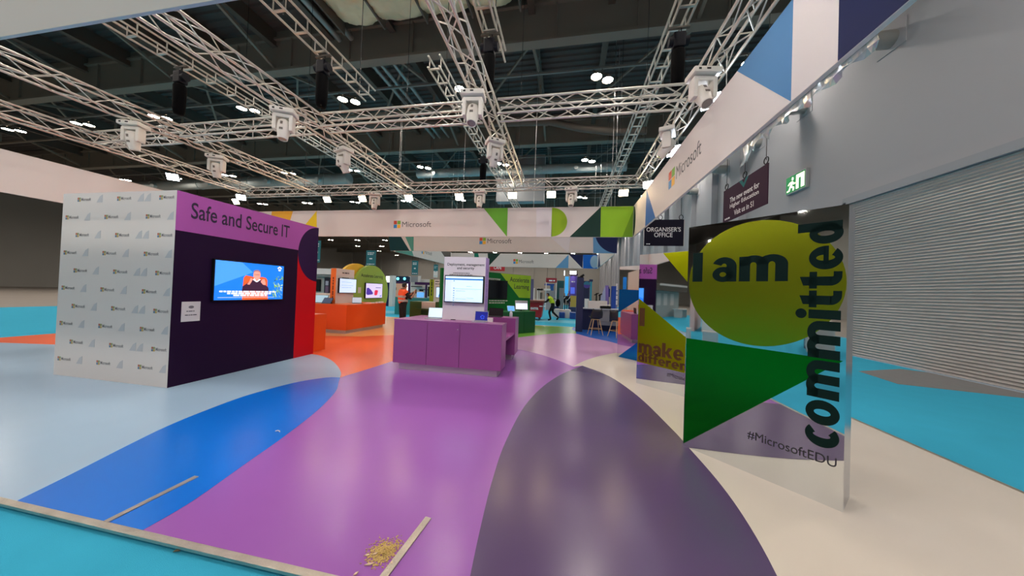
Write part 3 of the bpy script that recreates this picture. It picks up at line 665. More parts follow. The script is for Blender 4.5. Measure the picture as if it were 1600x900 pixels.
M0 = FL(1067,696.3); M0.z = 0
mp = mirror_panel(M0, 'nearest mirrored panel, reading I am committed over a lime circle and green triangle')
K = lambda x, y: ON(x, y, M0, MN)
def uv(p): return ((p-M0).dot(MD), p.z)
Q = lambda u, z: M0+MD*u+V((0,0,z))
tt = mp
cu_, cz_ = .60, uv(K(1200,442))[1]
r_u = .585; zt_, zb_ = uv(K(1211,341))[1], uv(K(1200,543))[1]; cz_ = (zt_+zb_)/2; r_z = (zt_-zb_)/2
panel('lime_circle', [Q(cu_+r_u*math.cos(2*PI*i/72), cz_+r_z*math.sin(2*PI*i/72)) for i in range(72)], FYEL, tt, MN, .0008, .0002)
panel('green_triangle', [Q(.004, uv(K(1072,528))[1]), Q(1.175, uv(K(1317,564))[1]), Q(.004, .0+uv(K(1070,694))[1])], FGRN, tt, MN, .0008, .0002)
a = K(1082,440.5); c = K(1231,439)
heavy('I am', DGT, tt, Q(uv(a)[0], (uv(a)[1]+uv(c)[1])/2)+MN*.001, MD, up, w=uv(c)[0]-uv(a)[0], h=uv(K(1084,396))[1]-uv(a)[1])
zl, zh = uv(K(1285,699))[1], uv(K(1285,347))[1]
ul, ur = uv(K(1245,400))[0], uv(K(1316,400))[0]
heavy('committed', DGT, tt, Q(ur, zl)+MN*.001, up, -MD, w=zh-zl, h=ur-ul)
a, c = K(1168,683), K(1307,733)
text('#MicrosoftEDU', INK, tt, Q(uv(a)[0], uv(c)[1]-.0)+MN*.001, MD, up, w=uv(c)[0]-uv(a)[0], h=.082)
# second panel
M1 = V((1.345, 5.985, 0))
mp = mirror_panel(M1, 'second mirrored panel, reading I make a difference on lime film, behind the nearest one')
K = lambda x, y: ON(x, y, M1, MN); Q = lambda u, z: M1+MD*u+V((0,0,z)); uv = lambda p: ((p-M1).dot(MD), p.z)
z_ = lambda x, y: uv(K(x, y))[1]; u_ = lambda x, y: uv(K(x, y))[0]
panel('lime_triangle', [Q(.004, z_(997,466)), Q(1.185, .75), Q(1.185, z_(1072,581)-.03), Q(.004, z_(996,565))], FYEL2, mp, MN, .0008, .0002)
panel('top_triangle', [Q(u_(1036,395), 2.405), Q(1.185, 2.405), Q(1.185, 1.5)], FYEL2, mp, MN, .0008, .0002)
panel('initial', [Q(u_(999,509), z_(999,509)), Q(u_(1007,510), z_(999,509)), Q(u_(1007,510), z_(1000,481)), Q(u_(999,509), z_(1000,481))], BRT, mp, MN, .0008, .0012)
heavy('make a', BRT, mp, Q(.03, z_(1000,551))+MN*.001, MD, up, w=1.02, h=.25)
heavy('difference', BRT, mp, Q(.03, z_(1000,564))+MN*.001, MD, up, w=1.12, h=.165)
text('#MicrosoftEDU', INK, mp, Q(u_(1042,586), z_(1060,593))+MN*.001, MD, up, w=.52, h=.08)
# third panel and a fourth far along the row
M2 = V((1.39, 8.43, 0))
mp = mirror_panel(M2, 'third mirrored panel with blue film, left of the lime I make a difference panel')
K = lambda x, y: ON(x, y, M2, MN); Q = lambda u, z: M2+MD*u+V((0,0,z)); uv = lambda p: ((p-M2).dot(MD), p.z)
z_ = lambda x, y: uv(K(x, y))[1]; u_ = lambda x, y: uv(K(x, y))[0]
panel('blue_triangle', [Q(.004, z_(968,452)), Q(.95, z_(968,452)-.02), Q(.004, z_(966,488))], FBLU, mp, MN, .0008, .0002)
panel('initial', [Q(u_(973.5,440),z_(973.5,452)), Q(u_(979,440),z_(973.5,452)), Q(u_(979,440),z_(974,433)), Q(u_(973.5,440),z_(974,433))], mat('blue_lettering', (30,130,220), .6, spec=.2), mp, MN, .0008, .0012)
panel('lower_triangle', [Q(.01, z_(964,558)), Q(.7, z_(993,528)), Q(.7, z_(993,565)-.02)], FBLU, mp, MN, .0008, .0002)

# ------------------------------------------------------------------ hanging fascia ring
ZB_, ZT_, FX, FY = 3.6, 4.645, 2.12, 10.54
def fascia_y(name_label, Y, x0, x1, th=.05, loc=None, back=1):
    t = thing('hanging_fascia', name_label, 'fascia', ((x0+x1)/2, Y, ZB_), 0, 'white hanging fascias around the booth')
    MB().box(x0, x1, min(Y,Y+th*back), max(Y,Y+th*back), ZB_, ZT_, .004).build('fabric', FASC, t, True)
    if Y > 12:
        for k in range(4): x = x0+.3+(x1-x0-.6)*k/3; MB().cyl((x,Y+.025,ZT_-.01),(x,Y+.025,ZC),.01,6).build('suspension_wire', ALU, t, True)
    return t
def fascia_x(name_label, X, y0, y1, th=.05, s=1):
    t = thing('hanging_fascia', name_label, 'fascia', (X, (y0+y1)/2, ZB_), 0, 'white hanging fascias around the booth')
    MB().box(min(X,X+th*s), max(X,X+th*s), y0, y1, ZB_, ZT_, .004).build('fabric', FASC, t, True)
    if y1 > 12:
        for k in range(3): y = y0+.3+(y1-y0-.6)*k/2; MB().cyl((X+.025*s,y,ZT_-.01),(X+.025*s,y,ZC),.01,6).build('suspension_wire', ALU, t, True)
    return t
f1 = fascia_y('middle fascia across the booth with logo, green triangle and lime square, above the purple counter', FY, -13.6, FX)
N1 = V((0,-1,0)); e_ = .004
def P1(x, y): p = OY(x, y, FY); return V((p.x, FY, max(ZB_+e_, min(ZT_-e_, p.z))))
def B1(x, top): return V((OY(x, 325 if top else 371, FY).x, FY, ZT_-e_ if top else ZB_+e_))
YEL = mat('yellow_print', (238,206,40), .6, spec=.2); YOR = mat('amber_print', (240,180,60), .6, spec=.2); LG2 = mat('leaf_green_print', (110,182,60), .6, spec=.2); OLV = mat('olive_print', (146,184,40), .6, spec=.2); LIM2 = mat('bright_lime_print', (150,202,50), .6, spec=.2); WH2 = mat('cool_white_print', (226,222,226), .6, spec=.2)
panel('amber_shape', [B1(425,1), B1(458,1), B1(446,0), B1(420,0)], YOR, f1, N1)
panel('yellow_triangle', [B1(495,1), B1(495,0), B1(462,0)], YEL, f1, N1)
panel('pale_field', [B1(838,1), B1(862,1), B1(862,0), B1(838,0)], WH2, f1, N1)
panel('green_triangle', [B1(756,1), B1(793.5,1), B1(792,0)], LG2, f1, N1)
cc = (B1(862,1)+B1(861.5,0))/2
panel('half_disc', [cc+V((.54*math.sin(t_), 0, .51*math.cos(t_))) for t_ in [PI*i/24 for i in range(25)]], OLV, f1, N1)
panel('dark_triangle', [B1(939,1), B1(938,0), B1(890,0)], DGRN, f1, N1)
panel('lime_square', [B1(939,1), V((FX-e_,FY,ZT_-e_)), V((FX-e_,FY,ZB_+e_)), B1(938,0)], LIM2, f1, N1)
panel('olive_triangle', [V((FX-e_,FY,ZT_-.12)), V((FX-e_,FY,ZB_+e_)), B1(972,0)], mat('olive_green_print', (112,160,40), .6, spec=.2), f1, N1, .0015, .0019)  # olive-green triangle printed over the lime square
a, c = P1(615,356.5), P1(677,356)
logo(f1, a, (1,0,0), up, .285, tw=(c.x-P1(631.5,356).x))
fr = fascia_x('long fascia on the right with a blue triangle, above the mirrored panels', FX, 1.64, FY-.02)
N2_ = V((-1,0,0))
def B2(x, y): p = OX(x, y, FX); return V((FX, p.y, p.z))
def BY(y, top): return V((FX, y, ZT_-e_ if top else ZB_+e_))
yb = B2(1236,153).y; ya = B2(1152,111).y; yn = B2(1309.5,88).y
panel('blue_triangle', [BY(ya,1), BY(yb,1), BY(yb,0)], mat('steel_blue_print', (88,138,184), .6, spec=.2), fr, N2_)
panel('navy_field', [BY(yn,1), BY(1.66,1), BY(1.66,0), BY(yn,0)], mat('deep_navy_print', (24,34,76), .6, spec=.2), fr, N2_)
ye = B2(1023,341).y
panel('blue_corner', [V((FX,B2(1010,309).y,ZT_-e_)), BY(B2(1024,341).y,0), BY(B2(1008,356).y,0)], MBLU, fr, N2_)
panel('dark_sliver', [V((FX, FY-.06-.28*math.sin(t_), 4.12+.5*math.cos(t_))) for t_ in [PI*i/16 for i in range(17)]], DGRN, fr, N2_)
a, c = B2(1044.5,297), B2(1095,240)
logo(fr, V((FX, a.y, a.z)), (0,-1,0), up, .37, tw=abs(c.y-B2(1056,285).y))
fn = fascia_y('near fascia whose lower edge crosses the top left corner', 1.665, -13.6, FX-.02, .025)
fl_ = fascia_x('far left fascia showing above the white side of the purple wall', -13.6, 1.7, FY-.02, .05, -1)
f2 = fascia_y('second fascia behind the middle one with a logo and a navy quarter circle', 14.6, -9.35, 2.24)
def P2(x, y): p = OY(x, y, 14.6); return V((p.x, 14.6, max(ZB_+e_, min(ZT_-e_, p.z))))
def B3(x, top): return V((OY(x, 350 if top else 394, 14.6).x, 14.6, ZT_-e_ if top else ZB_+e_))
panel('teal_field', [B3(607,1), B3(622,1), B3(640,0), B3(609,0)], mat('dark_teal_print', (20,64,70), .6, spec=.2), f2, N1)
panel('green_field', [B3(630,1), B3(647,1), B3(646,0), B3(643,0)], mat('sea_green_print', (90,160,146), .6, spec=.2), f2, N1)
panel('sky_field', [B3(927,1), B3(963,1), B3(963,0), B3(927,0)], SKY, f2, N1)
cc = V((B3(964,0).x-.004, 14.6, ZT_-e_)); rr = cc.x-B3(930,1).x
panel('navy_quarter', [cc]+[cc+V((-rr*math.cos(t_), 0, -1.03*math.sin(t_))) for t_ in [PI/2*i/20 for i in range(21)]], NAVY, f2, N1, .0015, .0019)
panel('pale_triangle', [B3(850,1), B3(893,1), B3(888,0)], WH2, f2, N1)
a = P2(749,382); c = P2(801,380)
logo(f2, V((a.x,14.6,P2(749,381.5).z)), (1,0,0), up, .33, tw=c.x-P2(763,380).x)
YF3 = 23.2
f3 = fascia_y('farthest fascia with a logo and light blue triangle, above the bin', YF3, -9.35, 2.2)
def B4(x, top): return V((OY(x, 398 if top else 420, YF3).x, YF3, ZT_-e_ if top else ZB_+e_))
panel('dark_field', [B4(762,1), B4(782,1), B4(763,0)], DGRN, f3, N1)
panel('green_quarter', [B4(741,1), B4(747,1), B4(751,0), B4(741,0)], mat('emerald_print', (20,120,96), .6, spec=.2), f3, N1)
panel('sky_triangle', [B4(888.5,1), B4(888,0), B4(868,0)], SKY, f3, N1)
panel('navy_triangle', [B4(889,1), B4(911,1), B4(910,0)], NAVY, f3, N1)
panel('blue_square', [B4(911,1), B4(933,1), B4(933,0), B4(911,0)], mat('vivid_blue_print', (20,104,206), .6, spec=.2), f3, N1)
panel('pale_disc', [(B4(929,1)+B4(929,0))/2+V((.32*math.cos(t_),0,.48*math.sin(t_))) for t_ in [2*PI*i/32 for i in range(32)]], mat('pale_blue_print', (150,186,214), .6, spec=.2), f3, N1, .0015, .0019)
a = OY(802,412,YF3); c = OY(834,410,YF3)
logo(f3, V((a.x,YF3,a.z)), (1,0,0), up, .36, tw=c.x-OY(811,411,YF3).x)
fr3 = fascia_x('far right fascia receding beyond the navy quarter circle', 2.2, 15.2, YF3-.02)
panel('blue_triangle', [V((2.2,22,ZT_-e_)), V((2.2,21,ZB_+e_)), V((2.2,22.6,ZB_+e_))], NAVY, fr3, N2_)
xl3 = -9.3
fl3 = fascia_x('slanting inner fascia seen from behind the second one, with a grey logo', xl3, 14.9, YF3-.02, .05, -1)
panel('dark_triangle', [V((xl3,22.9,ZT_-e_)), V((xl3,20.6,ZT_-e_)), V((xl3,22.9,ZB_+e_))], mat('olive_dark_print', (96,88,84), .6, spec=.2), fl3, (1,0,0))
panel('teal_shape', [V((xl3,15.0,ZT_-e_)), V((xl3,15.0,ZB_+e_)), V((xl3,17.0,ZB_+e_)), V((xl3,16.2,ZT_-e_))], mat('sea_green_print', (90,160,146), .6, spec=.2), fl3, (1,0,0))
logo(fl3, V((xl3, 18.0, 3.9)), (0,1,0), up, .34)

# ------------------------------------------------------------------ lighting trusses
ZTR = 5.2
def truss(name, label, a, c, size=.29, r=.024, group='box trusses of the booth rig', step=.36):
    a, c = V(a), V(c); t = thing(name, label, 'truss', (a+c)/2, 0, group)
    d = (c-a).normalized(); s = V((0,0,1)).cross(d); h = size/2; L = (c-a).length
    for i, j in ((-1,-1),(1,-1),(1,1),(-1,1)):
        o = s*h*i+V((0,0,h+h*j)); MB().cyl(a+o, c+o, r, 8).build('chord', TRUSS, t, True)
    b = MB(); n = int(L/step); st = L/n
    for k in range(n):
        p, q = a+d*(k*st), a+d*((k+1)*st); m = 1 if k % 2 else -1
        for i in (-1, 1):
            b.cyl(p+s*h*i+V((0,0,h+h*m)), q+s*h*i+V((0,0,h-h*m)), .011, 6, caps=False)
        for j in (0, size):
            b.cyl(p+s*h*m+V((0,0,j)), q-s*h*m+V((0,0,j)), .011, 6, caps=False)
    b.build('lacing', TRUSS, t, True); return t
yn_, yf_ = 2.19, 10.22
for x, lab in ((2.2,'lengthwise truss nearest the right fascia'), (-1.68,'lengthwise truss rising over the purple counter to the top of the picture'), (-5.76,'lengthwise truss over the purple wall, second from the left'), (-9.8,'lengthwise truss entering at the left edge above the other left one'), (-12.75,'lowest lengthwise truss at the left, above the white side of the wall')):
    truss('lighting_truss', lab, (x, yn_, ZTR), (x, yf_-.19, ZTR))
XS = [-12.75,-9.8,-5.76,-1.68,2.2]
for y, row in ((5.95, 'middle crosswise truss'),):
    for k, lab in enumerate(('leftmost stretch of the middle crosswise truss', 'stretch of the middle crosswise truss over the white side of the wall', 'stretch of the middle crosswise truss between the purple wall and the purple counter', 'rightmost stretch of the middle crosswise truss, reaching the right lengthwise one')):
        truss('lighting_truss', lab, (XS[k]+.19, y, ZTR), (XS[k+1]-.19, y, ZTR))
truss('lighting_truss', 'far crosswise truss above the middle fascia', (-13.6, yf_, ZTR), (2.4, yf_, ZTR))
b = MB(); 
for x, lab in ((-10.6,'upper ladder truss, leftmost of the higher dark rig'), (-6.3,'upper ladder truss left of the wrapped duct'), (-3.65,'upper ladder truss that starts above the cross truss, left of the middle'), (-1.9,'upper ladder truss right of the wrapped duct'), (2.2,'upper ladder truss beside the right lengthwise truss')):
    y0, y1 = {-10.6:(2,30), -6.3:(2.5,8.4), -3.65:(7.3,26), -1.9:(2.5,7.4), 2.2:(2.5,26)}[x]
    t = thing('ladder_truss', lab, 'truss', (x, (y0+y1)/2, 7.5), 0, 'upper ladder trusses')
    for i in (-.16, .16):
        for j in (0, .3): MB().cyl((x+i, y0, 7.5+j), (x+i, y1, 7.5+j), .026, 8).build('rail', TRUSS, t, True)
    y = y0+.1
    while y < y1:
        MB().bar((x-.16,y,7.5),(x+.16,y,7.5),.05,.03).build('rung', TRUSS, t, True); MB().bar((x-.16,y,7.5),(x-.16,y,7.8),.02).build('upright', TRUSS, t, True); MB().bar((x+.16,y,7.5),(x+.16,y,7.8),.02).build('upright', TRUSS, t, True); y += .55
    for y in (y0+.8, (y0+y1)/2, y1-.5): MB().cyl((x,y,7.5),(x,y,12.08 if y < 11 and -9.6 < x < -1.7 else 14.14),.012,6).build('hanging_cable', BLACK, t, True)
for x in (2.2,-1.68,-5.76,-9.8,-12.75):
    for y in (2.3, 9.6): struct(MB().cyl((x,y,ZTR),(x,y,14.14),.008,6).build('trim_6', BLACK))
for i, (y, lab) in enumerate(((3.2,'nearest steel wire holding the right fascia'), (4.7,'second steel wire holding the right fascia, by the large moving light'), (6.6,'third steel wire holding the right fascia'), (8.6,'farthest steel wire holding the right fascia'))):
    tag(MB().cyl((FX+.03,y,ZT_-.002),(FX+.03,y,ZTR+.02),.006,6).cyl((FX+.03,y,ZTR-.24),(FX+.03,y,ZTR-.16),.012,8).build('suspension_wire', ALU), lab, 'wire', 'fascia wires')

# moving lights hanging under the trusses
WMH = mat('moving_light_shell', (222,214,204), .4); LENS = mat('lens_glass', (120,112,108), .08, .0, coat=1.)
def moving_light(label, loc, rz, tilt_):
    t = thing('moving_light', label, 'stage light', loc, rz, 'white moving lights on the rig')
    bs = MB().box(-.21,.21,-.15,.15,-.12,-.03,.03).build('base', WMH, t)
    MB().box(-.03,.03,-.152,-.148,-.085,-.06).box(-.15,-.11,-.153,-.15,-.09,-.06).build('base_plate', BLACK, bs)
    MB().box(-.06,-.02,-.03,.03,-.03,.0).box(.02,.06,-.03,.03,-.03,.0).build('clamp', BLACK, bs)
    yk = MB().box(-.17,.17,-.075,.075,-.20,-.13,.02)
    for s_ in (-1,1): yk.box(s_*.145-.035, s_*.145+.035, -.085,.085,-.46,-.15,.03)
    yk.build('yoke', WMH, t)
    ax = V((0, math.sin(tilt_), -math.cos(tilt_))); c = V((0,0,-.4))
    hd = MB().lathe([(.0,-.17),(.07,-.17),(.1,-.14),(.115,-.05),(.115,.05),(.1,.12),(.088,.21),(.086,.235),(.074,.235),(.072,.222),(.0,.222)], c, 20, ax).build('head', WMH, t)
    MB().lathe([(0,.224),(.03,.232),(.07,.224)], c, 18, ax).build('lens', LENS, hd)
    x_ = V((1,0,0)); y_ = ax.cross(x_)
    MB().obox(c+ax*.06+y_*.112, x_*.03, ax*.02, y_*.006).obox(c-ax*.06+y_*.112, x_*.02, ax*.03, y_*.006).build('head_badge', mat('badge_grey', (110,100,92), .5), hd)
    return t
for x, y, rz, tl, lab in ((-9.8,5.1,.3,.2,'white moving light at the left edge over the white side of the wall'), (-9.8,6.75,.5,.25,'white moving light second along the leftmost lengthwise truss'),
    (-5.76,5.1,.45,-.1,'white moving light above the purple wall, beside the crossing of two trusses'), (-5.76,6.75,-.3,.45,'white moving light just beyond the crosswise truss over the purple wall'),
    (-1.75,5.08,.1,-.35,'white moving light on the middle truss before the crosswise truss'), (-1.75,6.75,.6,.5,'tilted white moving light on the middle truss beyond the crosswise truss'),
    (1.98,5.05,.15,-.55,'large white moving light nearest the right fascia'), (1.98,6.72,1.2,.7,'white moving light with sideways head behind the large one on the right'),
    (-7.2,10.1,.3,-.2,'white moving light on the far truss, left one above the logo'), (-3.1,10.1,.0,-.2,'white moving light on the far truss above the green triangle'), (.06,10.1,-.2,-.25,'white moving light on the far truss, rightmost of that row')):
    moving_light(lab, (x, y, ZTR-.027), rz, tl)

# chain hoists with their black bags on the upper rig
def hoist(label, loc):
    t = thing('chain_hoist', label, 'hoist', loc, 0, 'black chain hoists')
    MB().box(-.12,.12,-.1,.1,.1,.42,.03).cyl((-.2,0,.26),(.2,0,.26),.1,14).build('motor', mat('hoist_black', (16,16,26), .5, spec=.25), t)
    MB().tube([(0,0,.42),(0,0,.5),(.03,0,.54),(0,0,.58),(-.03,0,.54)], .015).build('hook', STEEL, t); MB().box(-.22,.22,-.03,.03,.55,.583).build('clamp', STEEL, t)
    MB().lathe([(0,-.75),(.1,-.74),(.13,-.6),(.14,.02),(.12,.06)], seg=16).build('chain_bag', mat('bag_cloth', (7,7,9), .9, spec=.1), t)
    MB().cyl((.05,0,.4),(.05,0,.6),.012,6).build('chain', BLACK, t)
for x, y, lab in ((-10.6,6.35,'black chain hoist and bag at the upper left of the rig'), (-6.3,6.55,'black chain hoist on the ladder truss left of the middle'), (-1.9,6.5,'black chain hoist under the ladder truss beside the middle truss'), (2.2,6.9,'black chain hoist at the upper right near the right truss'), (-3.65,12.2,'small black chain hoist far back by the pale duct')):
    hoist(lab, (x, y, 7.5-.61))

# floodlights along the outer trusses
GLOWW = mat('flood_lens_warm', (255,226,176), .3, emit=FLOOD_L); GLOWC = mat('flood_lens_cool', (236,242,255), .3, emit=FLOOD_L)
def flood(label, loc, rz, lens, down=.55):
    t = thing('floodlight', label, 'floodlight', loc, rz, 'small floodlights on the rig')
    MB().tube([(0,0,.0),(0,.0,-.1),(0,-.12,-.2)], .014, 6).build('arm', BLACK, t)
    nn = V((0,-math.cos(down),-math.sin(down))); u_ = V((1,0,0)); w_ = nn.cross(u_)
    c = V((0,-.14,-.27))
    h = MB().obox(c-nn*.03, u_*.15, w_*.11, nn*.028).build('housing', BLACK, t)
    MB().prism([c+u_*.14+w_*.1, c-u_*.14+w_*.1, c-u_*.14-w_*.1, c+u_*.14-w_*.1], nn*.004).build('lens', lens, h)
for px, lab in ((365,'warm floodlight at the left end of the far truss'), (520,'warm floodlight on the far truss above the end of the purple wall'), (574,'warm floodlight on the far truss beside the left moving light'), (645,'warm floodlight on the far truss above the logo'), (722,'warm floodlight on the far truss left of the green triangle'), (803,'warm floodlight on the far truss above the green triangle'), (862,'warm floodlight on the far truss beside the right moving light'), (972,'warm floodlight on the far truss above the lime square')):
    p = OY(px, 300, yf_); p.x = max(p.x, -13.4); flood(lab, (p.x, yf_-.12, ZTR-.026), 0, GLOWW)
truss('lighting_truss', 'unseen near crosswise truss added behind the near fascia to carry fill floodlights', (XS[0]+.19, 2.0, ZTR), (XS[4]-.19, 2.0, ZTR))  # assumed truss out of view, added to hold the fill lights
GLOWN = mat('added_fill_lens', (250,244,244), .3, emit=FILL_L)
for x in (-11.6, -8.0, -4.4, -3.2, -.6, .9):  # fill lights added out of view to brighten the camera-facing sides
    flood('unseen fill floodlight added on the near truss to brighten the booth', (x, 2.1, ZTR-.026), PI, GLOWN, .6)
for y, lab in ((2.95,'cool floodlight on the right truss at the top edge of the picture'), (5.55,'cool floodlight on the right truss beside the large moving light'), (7.3,'cool floodlight on the right truss behind the sideways moving light'), (9.4,'cool floodlight at the far end of the right truss')):
    flood(lab, (2.32, y, ZTR-.026), -.5, GLOWC)
for y, lab in ((7.55,'cool floodlight on the lowest left truss, nearer one'), (9.6,'cool floodlight on the lowest left truss beyond the nearer one')):
    flood(lab, (-12.6, y, ZTR-.026), .6, GLOWC)

# high bay lamps of the hall
BAY = mat('high_bay_lens', (255,243,230), .3, emit=LAMP_L)
l0 = None
ROWS = [14.0+8.6*k for k in range(-4, 9)]; COLS = [1.28-6.52*k for k in range(-1, 9)]
HL = {0:'nearest', 1:'next'}
for j, y in enumerate(ROWS):
    for i, x in enumerate(COLS):
        if i == 0 : x = 7.4
        if l0 is None:
            l0 = thing('high_bay_light', '', 'ceiling light', (x, y, 11.5), .5, 'pairs of high bay lamps under the hall roof')
            MB().cyl((0,0,.25),(0,0,.46),.02,6).box(-.5,.5,-.05,.05,.2,.26).build('hanger', STEEL, l0)
            for s_ in (-.3,.3):
                h = MB().lathe([(.06,.2),(.1,.18),(.24,.05),(.26,.0),(.245,.0),(.23,.03)], (s_,0,0), 18).build('reflector', STEEL2, l0)
                MB().lathe([(0,.02),(.22,.022),(.22,.03)], (s_,0,0), 18).build('lens', BAY, h)
            o = l0
        else: o = dup(l0, (x, y, 11.5), .5)
        o['label'] = 'pair of bright high bay lamps hanging from the dark hall roof'

# ------------------------------------------------------------------ services under the roof
FOIL = mat('foil_wrap', (226,214,178), .4, .2, bump=.9, bscale=2.2, vary=.2, vscale=1.2)
d0, d1 = FL(545,62,12.2), FL(815,26,12.2)
dk_ = thing('wrapped_duct', 'huge foil wrapped rectangular duct at the top of the picture', 'duct', ((d0.x+d1.x)/2, 9, 12.2))
xx = [d0.x+(d1.x-d0.x)*i/4 for i in range(5)]
from mathutils import noise
b = MB(); gx, gy = 90, 70; vs = []
for j in range(gy+1):
    for i in range(gx+1):
        u, v = i/gx, j/gy; p = V((d0.x+(d1.x-d0.x)*u, 4.6+6.3*v, 0)); rd = max(0, 1-min(u, 1-u)*9)**2*.3+max(0, 1-min(v, 1-v)*9)**2*.3
        q = p*2.1; sag = -.12*abs(math.sin(u*4*PI))
        p.z = 12.28+rd+sag+.1*noise.noise(q)+.05*noise.noise(q*3.1)-.05*abs(noise.noise(q*1.7)); vs.append(p)
b.add(vs, [(j*(gx+1)+i, j*(gx+1)+i+1, (j+1)*(gx+1)+i+1, (j+1)*(gx+1)+i) for j in range(gy) for i in range(gx)], True)
b.box(d0.x+.02, d1.x-.02, 4.62, 10.88, 12.75, 13.2)
b.build('duct_body', FOIL, dk_, True)
for i in range(5): MB().box(xx[i]-.03, xx[i]+.03, 4.55, 10.95, 12.17, 13.24).build('strap', STEEL, dk_, True)
PIPE = mat('galvanised_pipe', (168,168,164), .4, .6)
def pipe_run(label, a, c, r, m=PIPE, nozz=(), cat='pipe', rings=0):
    a, c = V(a), V(c); t = thing('ceiling_pipe' if r < .2 else 'ventilation_duct', label, cat, (a+c)/2)
    MB().cyl(a, c, r, 20).build('pipe', m, t, True); d = (c-a)
    for i in range(rings): 
        p = a+d*((i+.5)/rings); MB().cyl(p-d.normalized()*.03, p+d.normalized()*.03, r*1.08, 20).build('collar', m, t, True)
    for i in range(max(2, rings//3)):
        p = a+d*((i+.5)/max(2, rings//3)); MB().cyl(p, V((p.x,p.y,ZC)), .012, 6).build('hanger_rod', STEEL, t, True)
    for f in nozz:
        p = a+d*f; q = p+V((0,-1,-.3)).normalized()*(r+.25); MB().cyl(p, q, r*.55, 16, r*.42).build('nozzle', m, t, True)
    return t
for i, (x, y, lab) in enumerate(((600,122,'left pipe of three running away beside the wrapped duct'), (618,128,'middle pipe of three running away beside the wrapped duct'), (634,124,'right pipe of three running away beside the wrapped duct'))):
    p = FL(x, y, 12.85); pipe_run(lab, (p.x, 13.0, 12.85), (p.x, 20.6, 12.85), .1, rings=4)
for i, (x, y, lab) in enumerate(((525,25,'left pipe of two at the top of the picture left of the wrapped duct'), (545,22,'right pipe of two at the top of the picture left of the wrapped duct'))):
    p = FL(x, y, 12.9); pipe_run(lab, (p.x-.75, 4.4, 12.9), (p.x-.75, 11.9, 12.9), .12, rings=3)
p = OY(640, 262, 23.9)
pipe_run('long pale round ventilation duct with side nozzles above the far truss', (-13, 23.9, 11.55), (4.2, 23.9, 11.55), .36, mat('pale_duct', (176,182,180), .5, .2), (.1,.25,.34,.62,.78), 'duct', 9)
pipe_run('pale round ventilation duct at the far left above the purple wall', (-48, 24.3, 11.5), (-20, 24.3, 11.5), .5, mat('pale_duct', (176,182,180), .5, .2), (.2,.45,.7,.9), 'duct', 9)
p0, p1 = FL(600,138,12.6), FL(967,103,12.6)
t = thing('ventilation_duct', 'dark round duct with a bend behind the middle trusses', 'duct', (-3, 16.5, 12.6))
dp = [OY(x, y, 17.2) for x, y in ((560,196),(640,192),(760,193),(860,190),(905,200),(960,206),(1010,204))]
MB().tube(dp, .2, 14).build('duct_body', STEEL, t, True)
for q in dp[1::2]: MB().cyl(q, (q.x,q.y,ZC), .015, 6).build('hanger_rod', STEEL, t, True)
p = FL(805, 275, 11); q0, q1 = OY(778,255,24.6), OY(850,315,24.6)
tag(MB().box(q0.x, q1.x, 24.4, 25.2, q1.z, q0.z+.5, .05).bar(((q0.x+q1.x)/2,24.8,q0.z+.4),((q0.x+q1.x)/2,24.8,ZC),.1).build('air_handling_unit', mat('unit_grey', (150,154,158), .5)), 'grey boxy air handling unit hanging above the far truss', 'air unit')
for y, lab in ((10.45,'duct stub on the hall wall nearest the camera, below the navy field'), (13.7,'duct stub on the hall wall below the blue triangle of the right fascia'), (16.5,'third duct stub along the hall wall'), (19.7,'fourth duct stub along the hall wall'), (23.6,'farthest duct stub along the hall wall')):
    t = thing('wall_duct', lab, 'duct', (XR, y, 9.4), 0, 'duct stubs on the hall wall')
    MB().tube([(.02,0,0),(-.5,0,0),(-.8,0,.08),(-1.0,0,.3),(-1.05,0,.6)], .24, 16).build('elbow', PIPE, t); MB().cyl((-.5,0,0),(-.56,0,.0),.27,16).build('collar', PIPE, t)
    MB().box(-.02,.0,-.4,.4,-.36,.36).build('wall_plate', hw, t)
# torn film on the lower edge of the right fascia
b = MB(); n_ = 40; rnd = random.Random(11); vs = []
for i in range(n_+1):
    y = 2.6+(4.3-2.6)*i/n_; dz = .05+.09*abs(math.sin(i*.5))*(i/n_)+.03*rnd.random()+(.13 if i > n_-3 else 0)
    vs += [(FX+.052,y,ZB_+.03),(FX+.058+.02*rnd.random(),y,ZB_-dz*.5),(FX+.07+.04*math.sin(i*.9),y+.03*rnd.random(),ZB_-dz)]
b.add(vs, [(3*i+j,3*i+j+1,3*i+j+4,3*i+j+3) for i in range(n_) for j in (0,1)])
film = mat('plastic_film', (196,214,216), .15); film.node_tree.nodes['Principled BSDF'].inputs['Transmission Weight'].default_value = .6
tag(b.build('plastic_film', film), 'crumpled clear plastic film hanging off the lower edge of the right fascia', 'plastic film')

# ------------------------------------------------------------------ hanging and exit signs
PLUM = mat('plum_sign', (52,16,46), .6, spec=.2); NIGHT = mat('night_sign', (22,18,38), .6, spec=.2); WTXT = mat('white_lettering', (236,234,236), .6, spec=.2)
SX = 5.0
t = thing('hanging_sign', 'plum hanging sign about the new event for Higher Education', 'sign', (SX, 9.8, 4.12))
MB().box(SX, SX+.02, 8.7, 10.92, 4.13, 5.19).build('board', PLUM, t, True)
K = lambda x, y: OX(x, y, SX)
for s_, (xa, ya), (xb, yb_) in (('The new event for', (1140.5,315), (1186.5,288)), ('Higher Education', (1140.5,326), (1185.5,300)), ('Visit us in S1', (1147,334.5), (1177.5,318))):
    a, c = K(xa, ya), K(xb, yb_); text(s_, WTXT, t, V((SX, a.y, (a.z+c.z)/2-.06)), (0,-1,0), up, w=abs(a.y-c.y), h=.165, bold=.012)
yc = K(1162,288).y
